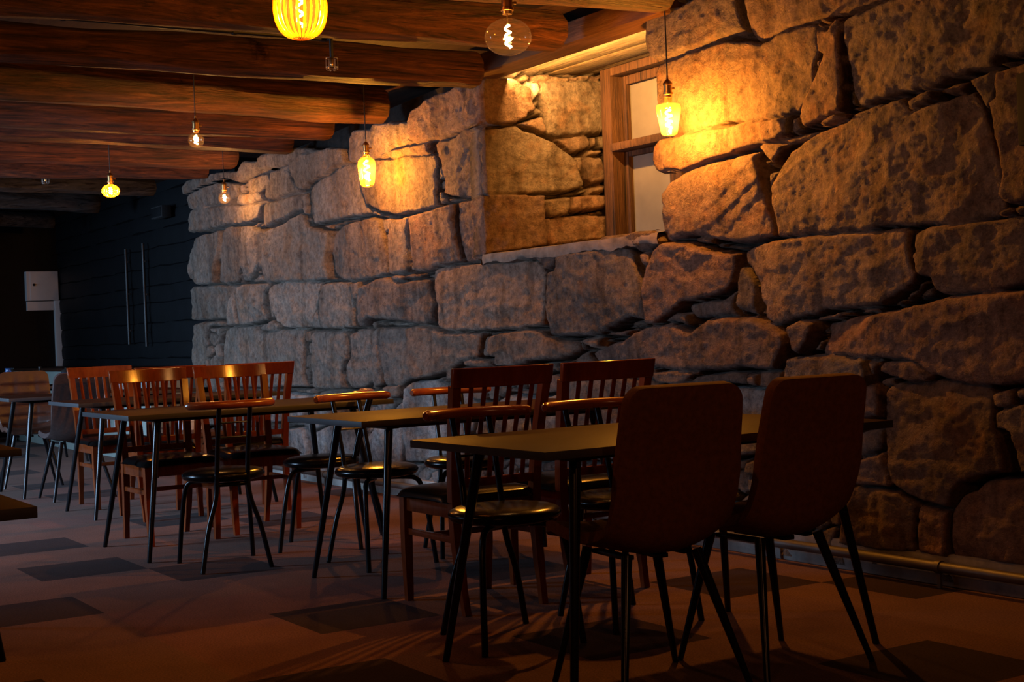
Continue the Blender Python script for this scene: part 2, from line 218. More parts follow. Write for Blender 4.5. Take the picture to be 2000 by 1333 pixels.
# ------------------------------------------------------------------ the stone wall
# outlines of the stones in the wall plane, in millimetres (along the wall, height)
def polys(t): return [np.array([[float(a) / 1000 for a in q.split(',')] for q in line.split()]) for line in t.strip().split('\n')]
STONES = polys("""-12506,2489 -12364,2538 -12073,2542 -11478,2518 -11200,2491 -11102,2559 -10795,2530 -10780,2462 -10552,2411 -10763,2419 -11187,2404 -11508,2470 -11979,2460 -12295,2439 -12473,2425
-10771,2552 -10663,2563 -10272,2549 -10231,2564 -10056,2545 -9633,2467 -9874,2463 -10087,2428 -10407,2423 -10697,2440 -10769,2469
-12397,2376 -12299,2412 -12086,2426 -11780,2439 -11536,2434 -11211,2390 -11197,2308 -11414,2244 -11974,2285 -12003,2256 -12367,2290
-10965,2376 -10896,2401 -10575,2398 -10518,2343 -10604,2312 -10714,2275 -10953,2279
-11226,2260 -11131,2293 -10714,2275 -10612,2240 -10596,2193 -10918,2192 -11140,2205 -11252,2229
-10604,2312 -10518,2343 -10491,2404 -10266,2418 -10097,2425 -10130,2386 -10069,2317 -9900,2198 -10370,2179 -10585,2192 -10611,2248
-10088,2420 -9874,2463 -9708,2450 -9370,2448 -9169,2411 -9111,2310 -9349,2294 -9492,2259 -9691,2244 -9843,2199 -9917,2207 -10058,2331 -10110,2392
-9825,2190 -9656,2232 -9476,2250 -9315,2290 -9112,2299 -9014,2291 -8982,2109 -8941,2019 -8853,1936 -9145,1934 -9703,1931 -9789,1988 -9787,2102
-11408,2080 -11239,2134 -11141,2197 -10640,2173 -10665,2139 -10748,2057 -10978,2043 -11386,2068
-12432,2195 -12341,2279 -12052,2274 -11415,2236 -11197,2202 -11262,2136 -11444,2079 -11551,2079 -12076,2069 -12419,2079 -12396,2155
-10741,2019 -10644,2129 -10597,2177 -10392,2169 -9939,2179 -9846,2173 -9815,2105 -9894,2059 -10147,2024 -10512,1996 -10681,1985
-9871,2068 -9808,2081 -9802,2012 -9843,2008
-12264,2030 -11876,2031 -11640,2039 -11672,1866 -11772,1740 -11801,1592 -12247,1605 -12400,1663 -12441,1780 -12397,1916
-11594,2022 -11506,2054 -11215,2042 -11183,1917 -11228,1708 -11311,1585 -11560,1571 -11763,1599 -11713,1825
-11170,2034 -10937,2015 -10843,1970 -10845,1850 -10818,1692 -10900,1634 -11094,1582 -11218,1588 -11169,1831
-10810,1976 -10672,1964 -10598,1966 -10639,1876 -10734,1678 -10801,1649 -10821,1766
-10558,1951 -10209,1990 -9916,2026 -9833,1923 -9495,1857 -9496,1753 -9568,1646 -9508,1531 -9528,1505 -9872,1516 -10456,1537 -10758,1552 -10781,1640 -10679,1798
-9460,1858 -9302,1882 -8841,1897 -8702,1874 -8639,1726 -8595,1620 -8598,1499 -8728,1489 -9006,1479 -9338,1496 -9471,1547 -9543,1719
-8529,1855 -8288,1851 -8225,1845 -8274,1766 -8304,1668 -8279,1532 -8283,1492 -8560,1497 -8562,1652
-12452,1568 -12368,1595 -11396,1553 -11370,1527 -11502,1447 -11590,1293 -11962,1285 -12457,1294 -12455,1430
-11339,1535 -11210,1554 -11240,1530 -11325,1457 -11351,1321 -11304,1221 -11546,1216 -11538,1292 -11503,1395 -11448,1462
-11284,1511 -11165,1550 -10632,1536 -10620,1509 -10700,1431 -10725,1350 -10675,1267 -10704,1244 -10887,1241 -11021,1220 -11270,1217 -11304,1285 -11299,1439
-10554,1490 -10457,1524 -10256,1522 -9799,1502 -9627,1489 -9702,1405 -9735,1315 -9811,1241 -9823,1161 -10271,1174 -10447,1224 -10556,1328 -10566,1425
-9672,1403 -9616,1478 -9174,1474 -9112,1423 -9104,1329 -9084,1249 -9104,1150 -9629,1153 -9657,1237 -9673,1328
-9788,1240 -9717,1307 -9678,1237 -9677,1155 -9792,1158
-8986,1428 -8769,1466 -8599,1478 -8482,1458 -8382,1429 -8057,1433 -7970,1419 -7962,1343 -7915,1270 -7950,1160 -8067,1144 -8219,1151 -8461,1181 -8678,1190 -8855,1206 -8930,1158 -9020,1146 -9071,1212 -9042,1344
-9138,1464 -9007,1464 -8998,1385 -9052,1334 -9095,1400
-8494,1482 -8349,1475 -8328,1467 -8337,1444 -8409,1444 -8475,1455
-8319,1480 -8137,1467 -8139,1447 -8294,1442
-12514,1042 -12408,1258 -12168,1271 -11619,1257 -11647,1216 -12018,1232 -12107,1128 -12143,1038 -12158,911 -12183,693 -12476,680 -12543,912
-11720,1178 -11600,1205 -10979,1200 -10854,1146 -10704,1147 -10392,1162 -9986,1153 -10006,1053 -10027,936 -10055,843 -9978,719 -10438,710 -11779,693 -11830,857 -11810,1034
-10870,1198 -10653,1237 -10714,1157 -10852,1166
-10642,1239 -10498,1221 -10452,1180 -10516,1153 -10692,1157
-9850,1133 -9286,1136 -9230,1100 -9222,1005 -9245,932 -9350,837 -9321,786 -9265,720 -9586,701 -9928,712 -9940,774 -9895,859 -9921,974 -9895,1051
-9185,1103 -9021,1132 -8881,1125 -8857,1036 -8882,931 -8862,860 -8885,768 -9074,723 -9231,721 -9309,793 -9321,841 -9211,940
-8706,1130 -8395,1130 -8344,1089 -8333,1049 -8337,961 -8320,860 -8282,801 -8408,773 -8512,752 -8693,743 -8729,832 -8753,902 -8759,1014
-8347,1122 -8192,1139 -7974,1114 -7818,1081 -7383,1076 -7399,1016 -7430,930 -7576,912 -7757,862 -7850,838 -8026,809 -8232,788 -8294,860 -8314,961 -8310,1042
-8831,1121 -8751,1140 -8742,1070 -8770,1014 -8742,888 -8739,748 -8834,726 -8854,860
-7312,1036 -7239,1062 -6910,1079 -6718,1078 -6668,1042 -6547,1018 -6399,993 -6382,968 -6443,935 -6580,910 -6815,905 -6980,882 -7032,927 -7114,957 -7243,928 -7312,953
-7247,879 -7218,952 -7113,972 -7036,951 -7007,882
-7627,902 -7502,914 -7309,907 -7295,870 -7629,870
-7850,848 -7764,861 -7769,797 -7841,790
-8434,720 -8308,763 -7975,779 -7897,744 -7609,725 -7498,642 -7541,485 -7731,388 -7866,317 -8209,249 -8453,236 -8475,416
-8710,731 -8491,747 -8512,671 -8632,662
-8818,465 -8484,648 -8485,381 -8505,226 -8951,200 -8977,360
-9985,355 -9610,441 -9099,441 -9021,322 -9130,190 -9817,170
-10513,370 -10075,406 -10002,276 -10013,159 -10494,153
-9768,684 -9411,700 -8915,696 -8808,666 -9082,629 -9773,630
-9596,596 -9084,607 -8847,577 -8896,470 -9521,456
-10919,625 -10342,663 -9957,642 -10069,468 -10779,426
-11788,609 -10971,649 -10943,399 -11818,347
-12537,624 -11848,626 -11877,367 -12532,321
-6335,1013 -6253,1025 -6170,1025 -6173,985 -6256,973 -6325,986
-6304,937 -6233,970 -6023,1001 -5756,1075 -5590,1084 -5490,1062 -5413,1036 -5266,1094 -5109,1102 -4950,1094 -4807,1052 -4744,1022 -4730,978 -4748,944 -4784,893 -4803,859 -5033,864 -5123,852 -5308,855 -5523,848 -5706,864 -5768,882 -6030,896 -6261,896
-5717,836 -5646,842 -5368,843 -5487,789 -5548,777 -5669,800
-5506,776 -5377,825 -5124,840 -5008,838 -5010,792 -5145,791 -5313,778
-4999,838 -4931,841 -4932,783 -4997,789
-4922,851 -4778,851 -4777,796 -4865,772 -4926,780
-5768,856 -5720,855 -5722,822 -5770,820
-6457,803 -6219,818 -5881,802 -5649,778 -5618,756 -5507,586 -5631,408 -6492,361 -6599,491 -6563,720
-6717,795 -6611,828 -6567,802 -6597,737 -6712,718
-6740,688 -6593,717 -6523,636 -6520,387 -6855,341 -6951,448 -6883,627
-7134,693 -6777,685 -6895,538 -6968,364 -7487,306 -7500,455 -7458,612
-5482,747 -5003,773 -4865,757 -4880,491 -5239,429 -5497,491
-4746,868 -4720,914 -4501,919 -4269,905 -4238,832 -4265,757 -4421,711 -4762,749
-4258,900 -4199,889 -4209,843 -4239,817
-4178,874 -4151,889 -4041,889 -3988,873 -3915,830 -3951,817 -4045,814 -4133,831 -4179,855
-4194,821 -4134,816 -4129,801 -4170,782 -4195,800
-4288,772 -4240,798 -4205,789 -4183,768 -4182,716 -4185,658 -4320,648
-4319,594 -4187,610 -4179,557 -4191,530 -4327,481
-4165,767 -4136,795 -4045,806 -3925,815 -3822,816 -3653,794 -3631,763 -3626,709 -3617,635 -3591,598 -3575,517 -3570,471 -3691,448 -3788,415 -3846,317 -3927,330 -4030,345 -4093,371 -4139,391 -4166,474 -4173,547
-3627,766 -3562,782 -3530,758 -3531,730 -3605,715 -3620,728
-3515,787 -3475,797 -3363,809 -3365,762 -3477,752 -3511,746
-3612,692 -3583,708 -3478,735 -3344,749 -3355,488 -3497,468 -3517,520 -3545,624 -3570,637 -3608,641
-4519,1057 -4113,1103 -4030,1116 -3845,1138 -3623,1152 -3460,1153 -3327,1158 -3341,824 -3516,807 -3646,796 -3790,813 -3919,832 -3975,872 -4054,897 -4201,906 -4395,918 -4538,928 -4540,953 -4517,1019
-4729,1055 -4644,1073 -4574,1067 -4567,1031 -4611,965 -4658,925 -4696,941 -4722,1012
-4558,1082 -4415,1102 -4380,1092 -4552,1073
-4314,1109 -4227,1115 -4207,1110 -4286,1096
-5022,1407 -4952,1425 -4761,1437 -4535,1444 -4169,1430 -4054,1433 -4022,1421 -4010,1338 -3988,1246 -4011,1207 -4116,1162 -4178,1127 -4352,1116 -4497,1117 -4547,1100 -4748,1070 -4821,1063 -4892,1093 -4897,1143 -4929,1191 -4945,1281 -5011,1341 -5029,1385
-5068,1268 -5034,1336 -5001,1316 -4956,1272 -4948,1215 -4951,1122 -4957,1102 -5052,1131 -5078,1159 -5067,1221
-3998,1407 -3957,1419 -3857,1427 -3634,1424 -3448,1427 -3315,1422 -3326,1180 -3463,1174 -3598,1161 -3855,1152 -3894,1173 -3913,1215 -3980,1247 -3983,1295 -3997,1325 -3981,1336
-7259,1536 -6633,1546 -6032,1557 -5651,1560 -5593,1493 -5707,1461 -5775,1461 -5823,1506 -5902,1501 -6081,1509 -6317,1498 -6524,1490 -6550,1446 -6642,1414 -6717,1467 -6739,1487 -6826,1498 -6958,1489 -7226,1500
-7931,1478 -7884,1492 -7644,1497 -7277,1490 -6759,1470 -6693,1425 -6678,1350 -6677,1206 -6690,1109 -6855,1101 -6954,1083 -7043,1088 -7391,1090 -7739,1097 -7829,1105 -7873,1136 -7870,1249 -7893,1298 -7927,1364
-6630,1403 -6540,1415 -6513,1487 -6298,1495 -6091,1497 -5894,1493 -5830,1448 -5817,1384 -5762,1303 -5755,1199 -5750,1102 -5882,1127 -6064,1074 -6158,1044 -6281,1035 -6416,1037 -6645,1047 -6656,1177 -6652,1291
-5745,1307 -5709,1377 -5630,1458 -5556,1481 -5399,1472 -5249,1422 -5146,1405 -5041,1398 -5067,1316 -5084,1260 -5130,1229 -5292,1202 -5439,1188 -5546,1142 -5663,1095 -5736,1087 -5741,1199 -5745,1261
-5437,1171 -5338,1187 -5203,1182 -5101,1220 -5112,1165 -5107,1113 -5282,1105 -5390,1103 -5424,1133
-5610,1102 -5530,1134 -5436,1131 -5417,1087 -5440,1070 -5485,1085 -5597,1093
-5773,1452 -5684,1446 -5705,1384 -5744,1381 -5768,1407
-5389,1487 -5320,1494 -5246,1486 -5255,1459 -5352,1474
-6137,1041 -5930,1057 -5959,1033 -6084,1036
-5628,1745 -5555,1787 -5425,1822 -5300,1837 -5201,1844 -5106,1842 -4907,1850 -4875,1854 -4901,1819 -4860,1740 -4857,1675 -4841,1604 -4818,1532 -4812,1460 -4895,1448 -5000,1441 -5216,1477 -5260,1493 -5412,1509 -5579,1489 -5609,1525 -5629,1603 -5624,1679
-5662,1974 -5623,2001 -5437,2001 -5230,1989 -5090,1986 -4969,1990 -4798,1979 -4712,1976 -4676,1945 -4678,1904 -4736,1884 -4885,1879 -5069,1861 -5201,1856 -5269,1847 -5425,1823 -5503,1840 -5601,1832 -5649,1860 -5667,1898
-4842,1884 -4770,1870 -4688,1852 -4722,1820 -4770,1782 -4813,1808 -4870,1865
-4800,1455 -4797,1576 -4802,1669 -4740,1753 -4655,1827 -4513,1875 -4329,1906 -4263,1934 -4183,1943 -4027,1952 -4004,1936 -3979,1896 -3834,1912 -3738,1920 -3674,1920 -3636,1869 -3615,1804 -3590,1711 -3566,1612 -3563,1538 -3559,1471 -3583,1442 -3682,1435 -3831,1432 -3998,1442 -4107,1447 -4236,1443 -4383,1444 -4598,1453
-4335,2330 -4266,2350 -4106,2362 -3942,2377 -3274,2392 -3289,2028 -3421,2031 -3490,2029 -3559,2038 -3584,2009 -3704,2011 -3805,1997 -3888,1970 -4037,1978 -4147,1975 -4222,1953 -4255,1958 -4293,2010 -4305,2110 -4318,2199 -4329,2274
-3979,1906 -3973,1934 -3868,1956 -3849,1949 -3860,1924 -3938,1909
-3841,1956 -3721,1975 -3698,1964 -3733,1932 -3842,1942
-3548,1976 -3423,1984 -3291,1983 -3314,1460 -3450,1477 -3503,1475 -3534,1489 -3552,1518 -3535,1589 -3549,1690 -3572,1809 -3583,1868 -3543,1881
-3679,1970 -3585,1986 -3552,1973 -3563,1885 -3610,1847 -3630,1885 -3656,1938
-3570,1454 -3547,1463 -3512,1452 -3508,1438 -3570,1437
-3490,1465 -3446,1468 -3313,1468 -3315,1431 -3447,1436 -3492,1437
-5647,2549 -5635,2608 -5568,2625 -5377,2619 -5283,2633 -5147,2646 -4974,2645 -4980,2510 -4966,2461 -4955,2408 -5052,2406 -5206,2396 -5352,2389 -5486,2379 -5575,2387 -5621,2412 -5642,2472
-4936,2630 -4948,2550 -4950,2504 -4940,2437 -4915,2385 -4886,2358 -4824,2355 -4750,2359 -4664,2372 -4574,2371 -4486,2377 -4365,2363 -4291,2371 -4218,2377 -4133,2380 -3915,2397 -3910,2507
-5642,2211 -5610,2327 -5582,2373 -5487,2371 -5352,2381 -5199,2386 -5067,2386 -4948,2361 -4846,2332 -4744,2354 -4613,2362 -4497,2345 -4496,2232 -4523,2193 -4528,2105 -4570,2032 -4622,1997 -4698,1986 -4764,1982 -4934,1993 -5074,2014 -5222,2001 -5414,2003 -5612,2021 -5643,2064 -5638,2139
-4487,2317 -4411,2302 -4366,2353 -4351,2334 -4346,2204 -4350,2075 -4358,1968 -4386,1953 -4460,1933 -4573,1914 -4594,1960 -4585,1999 -4530,2083 -4470,2161 -4444,2213 -4480,2229
-4507,2190 -4478,2204 -4473,2184 -4509,2148
-4461,2360 -4409,2358 -4404,2336 -4439,2334
-4492,2358 -4441,2322 -4487,2332
-4646,1967 -4616,1971 -4595,1911 -4662,1900
-4717,1978 -4668,1971 -4671,1903 -4715,1898
-4447,1929 -4375,1944 -4317,1935 -4324,1917 -4407,1908 -4480,1905
-4827,1884 -4684,1885 -4515,1888 -4551,1867 -4673,1854
-9106,2489 -9025,2526 -8756,2496 -8677,2519 -8437,2498 -8184,2468 -8190,2391 -8196,2325 -8263,2323 -8437,2326 -8513,2302 -8697,2290 -9013,2308 -9091,2310 -9110,2375
-8128,2533 -8007,2547 -7910,2571 -7712,2577 -7558,2590 -7397,2594 -7242,2586 -6970,2540 -6789,2468 -6686,2326 -6769,2287 -6900,2273 -7238,2322 -7333,2324 -7579,2315 -7734,2299 -8068,2304 -8117,2328 -8174,2402 -8146,2484
-8509,2297 -8453,2317 -8264,2312 -8272,2250 -8399,2249 -8497,2271
-8260,2306 -7932,2295 -7915,2223 -8255,2248
-8615,2291 -8543,2301 -8518,2279 -8606,2278
-8185,2356 -8122,2353 -8125,2316 -8183,2312
-8910,2278 -8860,2304 -8690,2280 -8400,2247 -8255,2243 -7840,2204 -7810,2159 -7850,2070 -7873,1960 -7839,1885 -8007,1879 -8103,1878 -8431,1884 -8652,1925 -8856,1993 -8885,2021 -8898,2057 -8915,2137
-7854,2267 -7819,2292 -7658,2276 -7480,2308 -7334,2312 -7229,2288 -7103,2267 -6891,2252 -6797,2207 -6631,2155 -6512,2111 -6407,2041 -6340,2005 -6291,1947 -6240,1858 -6241,1839 -6392,1828 -6800,1862 -7188,1899 -7335,1899 -7549,1908 -7711,1937 -7774,1953 -7747,2058 -7766,2141 -7801,2190
-8196,1846 -8125,1863 -7781,1867 -7627,1875 -7622,1776 -7603,1617 -7591,1519 -7889,1505 -7958,1480 -8156,1488 -8196,1593 -8199,1727
-7588,1877 -7259,1888 -7189,1881 -7198,1770 -7214,1559 -7288,1509 -7523,1511 -7553,1614 -7568,1740
-4325,476 -4182,515 -4169,473 -4146,386 -4158,377 -4338,375
-4346,365 -4108,360 -4005,319 -4013,287 -4029,112 -4478,102 -4408,230
-4002,318 -3849,310 -3859,109 -4019,113
-3839,310 -3784,368 -3718,394 -3691,427 -3491,451 -3357,463 -3371,131 -3505,122 -3848,112""")
REVEAL = polys("""337,2622 470,2636 469,2592 342,2588
473,2627 600,2625 599,2596 472,2592
610,2625 663,2627 655,2604 609,2603
666,2627 726,2638 725,2610 665,2608
735,2629 817,2632 809,2614 735,2612
261,2590 309,2627 333,2611 320,2587
326,2579 393,2581 407,2520 349,2472 336,2512
408,2581 518,2591 837,2607 826,2281 670,2265 476,2245 432,2279 428,2353 438,2428 414,2490 411,2514
251,2325 399,2369 427,2285 395,2281 329,2303
485,2236 697,2257 720,2202 680,2173 582,2153 544,2187
733,2251 765,2252 771,2209 743,2192
789,2254 829,2265 829,2186 807,2186
687,2140 721,2169 811,2170 776,2148
666,2131 781,2132 827,2039 824,1983 712,1965 681,2000
610,2118 648,2118 651,2034 633,2070
713,1938 824,1968 821,1914 704,1907
407,1867 576,1886 572,1806 550,1776 423,1770
607,1886 821,1899 821,1825 622,1794 597,1807
416,1755 815,1772 816,1639 434,1593 410,1620
-31,1893 217,1896 386,1890 388,1775 390,1595 -46,1534
-17,2606 180,2598 220,2593 290,2559 324,2541 334,2487 358,2426 351,2407 304,2393 303,2370 222,2333 -29,2328
-30,2307 29,2299 101,2297 228,2315 287,2282 394,2253 475,2224 548,2162 595,2131 633,2069 671,1975 670,1953 558,1922 285,1912 52,1905 -47,1893""")

def vnoise(x, y, seed):
    xi = np.floor(x).astype(np.int64); yi = np.floor(y).astype(np.int64); fx = x - xi; fy = y - yi
    def hsh(a, b):
        n = (a * 374761393 + b * 668265263 + seed * 144665) & 0xffffffff
        n = ((n ^ (n >> 13)) * 1274126177) & 0xffffffff
        return ((n ^ (n >> 16)) & 0xffff) / 65535.0
    fx = fx * fx * (3 - 2 * fx); fy = fy * fy * (3 - 2 * fy)
    a = hsh(xi, yi); b = hsh(xi + 1, yi); c = hsh(xi, yi + 1); d = hsh(xi + 1, yi + 1)
    return (a + (b - a) * fx) * (1 - fy) + (c + (d - c) * fx) * fy - .5
def fbm(x, y, seed, oct=5, gain=.55):
    s = 0; a = 1
    for i in range(oct): s = s + a * vnoise(x * 2 ** i, y * 2 ** i, seed + i * 17); a *= gain
    return s
def ridge(x, y, seed, oct=4):
    s = 0; a = 1
    for i in range(oct): s = s + a * (.5 - np.abs(vnoise(x * 2 ** i + .37 * i, y * 2 ** i, seed + 31 * i)) * 2); a *= .5
    return s
def polydist(px, pz, P):
    ins = np.zeros(px.shape, bool); d = np.full(px.shape, 9.0); n = len(P)
    for i in range(n):
        x1, z1 = P[i]; x2, z2 = P[(i + 1) % n]
        dx, dz = x2 - x1, z2 - z1; t = np.clip(((px - x1) * dx + (pz - z1) * dz) / (dx * dx + dz * dz + 1e-12), 0, 1)
        d = np.minimum(d, np.hypot(px - x1 - t * dx, pz - z1 - t * dz))
        if z1 != z2: ins ^= ((z1 > pz) != (z2 > pz)) & (px < x1 + (pz - z1) / (z2 - z1) * dx)
    return np.where(ins, d, -d)

def stonework(gx, gz, stones, seed, edge=None, pale=None, fillsize=.16):
    """height of the stone faces over the joint plane and a tone per point"""
    wx = gx + .010 * fbm(gx * 9, gz * 9, seed + 1, 3) + .006 * vnoise(gx * 40, gz * 40, seed + 2)
    wz = gz + .010 * fbm(gx * 9, gz * 9, seed + 3, 3) + .006 * vnoise(gx * 40, gz * 40, seed + 4)
    h = np.full(gx.shape, -9.0); cov = np.zeros(gx.shape, bool); tone = np.zeros(gx.shape + (3,)); own = np.full(gx.shape, -1); near_d = np.full(gx.shape, -9.0)
    rough = .013 * fbm(gx * 5, gz * 7, seed + 5, 7, .66) + .020 * ridge(gx * 3.5, gz * 6, seed + 6, 6) * (.5 + vnoise(gx * 2, gz * 2, seed + 9)) + .003 * ridge(gx * 14, gz * 20, seed + 12, 4)
    rng = np.random.RandomState(seed)
    def one(mask, d, u, v, ex, ez, i, low=0.0, col=None):
        H = .080 + .040 * rng.rand() - low; tx, tz = rng.uniform(-.03, .03, 2); R = .010 + .016 * rng.rand()
        base = H + tx * u + tz * v
        for k in range(rng.randint(1, 4)):
            a = rng.uniform(0, 2 * PI); c, s = math.cos(a), math.sin(a); ext = abs(c) * ex + abs(s) * ez
            base = base - np.maximum(0, (u * c + v * s - ext * rng.uniform(.35, .85)) * rng.uniform(.08, .30))
        ra = rng.uniform(-.6, .6); ur = u * math.cos(ra) + v * math.sin(ra); vr = v * math.cos(ra) - u * math.sin(ra); so = rng.uniform(0, 90)
        tn_ = 3.4 * fbm(ur * 1.5 + so, vr * 3.4 + so, seed + 61, 2, .35) + .25 * fbm(ur * 14, vr * 14, seed + 64, 2); fl_ = np.floor(tn_); fr_ = np.clip((tn_ - fl_ - .80) / .20, 0, 1)
        base = base + .008 * np.clip(fl_ + fr_ + .5, -2, 2)
        base = np.maximum(base, .045)
        nd = near_d[mask]; near_d[mask] = np.maximum(nd, d)
        if edge is not None: d = np.minimum(d, edge[mask])
        e = np.clip(d / R, 0, 1); hh = base * np.sqrt(1 - (1 - e) ** 2) + rough[mask] * (.25 + .75 * e)
        hh = np.where(d > 0, hh, -9)
        cur = h[mask]; better = hh > cur
        cur[better] = hh[better]; h[mask] = cur
        cv = cov[mask]; cv |= d > 0; cov[mask] = cv
        tn = tone[mask]; tn[better] = col; tone[mask] = tn
        ow = own[mask]; ow[better] = i; own[mask] = ow
    cols = [(.30, .215, .172), (.31, .20, .155), (.275, .22, .19), (.34, .245, .19), (.275, .19, .155)]
    for i, P in enumerate(stones):
        lo = P.min(0) - .07; hi = P.max(0) + .07
        m = (gx > lo[0]) & (gx < hi[0]) & (gz > lo[1]) & (gz < hi[1])
        if not m.any(): continue
        d = polydist(wx[m], wz[m], P) + .006; c = P.mean(0)
        col = np.array(cols[rng.randint(len(cols))]) * rng.uniform(.72, 1.0)
        if pale: col = pale(i, c, col)
        one(m, d, gx[m] - c[0], gz[m] - c[1], (hi[0] - lo[0]) / 2 - .07, (hi[1] - lo[1]) / 2 - .07, i, 0, col)
    # small rubble packed into what the large stones leave free
    sx = np.arange(gx.min(), gx.max() + fillsize, fillsize); sz = np.arange(gz.min(), gz.max() + fillsize, fillsize * .62)
    S = np.array([(a + rng.uniform(-.4, .4) * fillsize, b + rng.uniform(-.4, .4) * fillsize * .62) for a in sx for b in sz])
    free = ~cov; fx, fz = wx[free], wz[free]; d1 = np.full(fx.shape, 9.0); d2 = d1.copy(); who = np.zeros(fx.shape, int)
    order = np.argsort(S[:, 0]); S = S[order]
    for k, (a, b) in enumerate(S):
        near = np.abs(fx - a) < fillsize * 1.6
        if not near.any(): continue
        dd = np.hypot(fx[near] - a, (fz[near] - b) * 1.5); p1 = d1[near]; p2 = d2[near]; w = who[near]
        t = dd < p1; p2 = np.where(t, p1, np.minimum(p2, dd)); p1 = np.where(t, dd, p1); w = np.where(t, k, w)
        d1[near] = p1; d2[near] = p2; who[near] = w
    e = np.minimum(np.clip(((d2 - d1) / 2) / .014, 0, 1), np.clip((-near_d[free] - .010) / .014, 0, 1)); hh = (.055 + .040 * rng.rand(len(S))[who]) * np.sqrt(1 - (1 - e) ** 2) + rough[free] * .6 * e - .055 * (1 - e)
    # keep a real gap beside the large stones
    h[free] = hh
    tf = tone[free]; tf[:] = (np.where(e[:, None] > .02, np.array((.25, .20, .165))[None] * (.75 + .5 * rng.rand(len(S))[who])[:, None], np.array((.07, .055, .045))[None])); tone[free] = tf
    return h, tone, cov, own

def grid_object(name, X, Y, Z, keep, tone, extra=None):
    n, m = X.shape; idx = -np.ones((n, m), int); idx[keep] = np.arange(keep.sum())
    V = np.stack([X[keep], Y[keep], Z[keep]], 1)
    q = keep[:-1, :-1] & keep[1:, :-1] & keep[:-1, 1:] & keep[1:, 1:]
    F = np.stack([idx[:-1, :-1][q], idx[1:, :-1][q], idx[1:, 1:][q], idx[:-1, 1:][q]], 1); T = tone[keep]
    if extra:
        ev, ef = extra; F = np.concatenate([F, np.array(ef) + len(V)]); V = np.concatenate([V, np.array(ev)]); T = np.concatenate([T, np.tile([[.03, .026, .022]], (len(ev), 1))])
    me = bpy.data.meshes.new(name); me.vertices.add(len(V)); me.vertices.foreach_set('co', V.astype(np.float32).ravel())
    me.loops.add(F.size); me.loops.foreach_set('vertex_index', F.astype(np.int32).ravel())
    me.polygons.add(len(F)); me.polygons.foreach_set('loop_start', np.arange(0, F.size, 4, dtype=np.int32))
    me.polygons.foreach_set('use_smooth', np.ones(len(F), bool)); me.update(calc_edges=True); me.validate()
    a = me.attributes.new('tone', 'FLOAT_COLOR', 'POINT'); a.data.foreach_set('color', np.concatenate([T, np.ones((len(T), 1))], 1).astype(np.float32).ravel())
    me.materials.append(STONE); o = bpy.data.objects.new(name, me); C.objects.link(o); return o

STEP = .0085
xs = np.arange(-12.62, -1.2, STEP); zs = np.arange(.02, 2.70, STEP); gx, gz = np.meshgrid(xs, zs, indexing='ij')
NX0, NX1, NZ0, NZ1 = -7.28, -5.50, 1.5, 2.66
corner = np.where((gz > 1.545) & (gz < NZ1) & (gx < NX0 + .2), NX0 + .02 - gx, 9.0)
def pale(i, c, col):
    if c[1] < .62 and -10.5 < c[0] < -4.6: return np.array((.40, .39, .38))
    if c[0] < -7.6:
        t = min(1, (-7.6 - c[0]) / 2); return col * (1 - t) + t * col.mean() * np.array((1.19, 1.0, .84))
    return col
# plain blocks carry the wall on past the frame
rr = np.random.RandomState(5); more = []; z = .12
for hgt in (.5, .42, .55, .45, .6):
    x = -3.22 + rr.uniform(0, .1)
    while x < -1.2:
        w = rr.uniform(.4, .8); j = lambda: rr.uniform(-.025, .025)
        more.append(np.array([(x + .015 + j() * .4, z + .015 + j() * .4), (x + w / 2, z + .01 + j()), (x + w - .015 + j() * .4, z + .015 + j() * .4), (x + w - .01 + j(), z + hgt / 2), (x + w - .02, z + hgt - .02 + j()), (x + w / 2, z + hgt - .01 + j()), (x + .02, z + hgt - .02 + j()), (x + .01 + j(), z + hgt / 2)])); x += w
    z += hgt
h, tone, cov, own = stonework(gx, gz, STONES + more, 11, corner, pale)
# old dark plaster left on one block of the second course
pl = (own == 22) & (gz < 1.13 + .05 * fbm(gx * 12, gz * 3, 77, 3) + .10 * np.clip((gx + 11.15) * 2, -1, 1) * 0)
tone[pl] = (.105, .105, .115)
wash = np.clip((.62 + .12 * fbm(gx * 4, gz * 4, 91, 4) - gz) / .08, 0, 1) * np.clip((-5.0 - gx) / .6, 0, 1) * np.clip((gx + 10.6) / .5, 0, 1)
tone = tone * (1 - .55 * wash[..., None]) + .55 * wash[..., None] * np.array((.47, .47, .48))
hole = (gx > NX0) & (gx < NX1) & (gz > 1.53) & (gz < NZ1)
keep = ~(hole & ~(cov & (gx > -6.1)) & ~((gx < NX0 + .02) & cov))
keep &= ~((gx < -12.15) & ~cov) & ~((gz > 2.42) & (gx < NX0) & ~cov)
Y = 4.52 - h
ev = [(-12.4, 4.6, 0), (-12.4, 4.6, 2.5), (-7.5, 4.6, 2.7), (-7.5, 4.6, 0), (-12.4, 4.95, 0), (-12.4, 4.95, 2.5), (-5.45, 4.6, 0), (-5.45, 4.6, 2.8), (-1.2, 4.6, 2.8), (-1.2, 4.6, 0),
      (-7.5, 4.6, 2.5), (-7.5, 4.6, 2.8), (-7.42, 5.4, 2.8), (-7.42, 5.4, 1.4), (-5.45, 5.4, 1.4), (-5.45, 5.4, 2.8), (-7.5, 4.6, 1.4), (-5.45, 4.6, 1.4)]
ef = [(0, 1, 2, 3), (0, 4, 5, 1), (6, 7, 8, 9), (17, 14, 15, 7), (16, 13, 14, 17), (3, 16, 17, 6)]
wall = struct(grid_object('wall_right', gx, Y, gz, keep, tone, (ev, ef)))
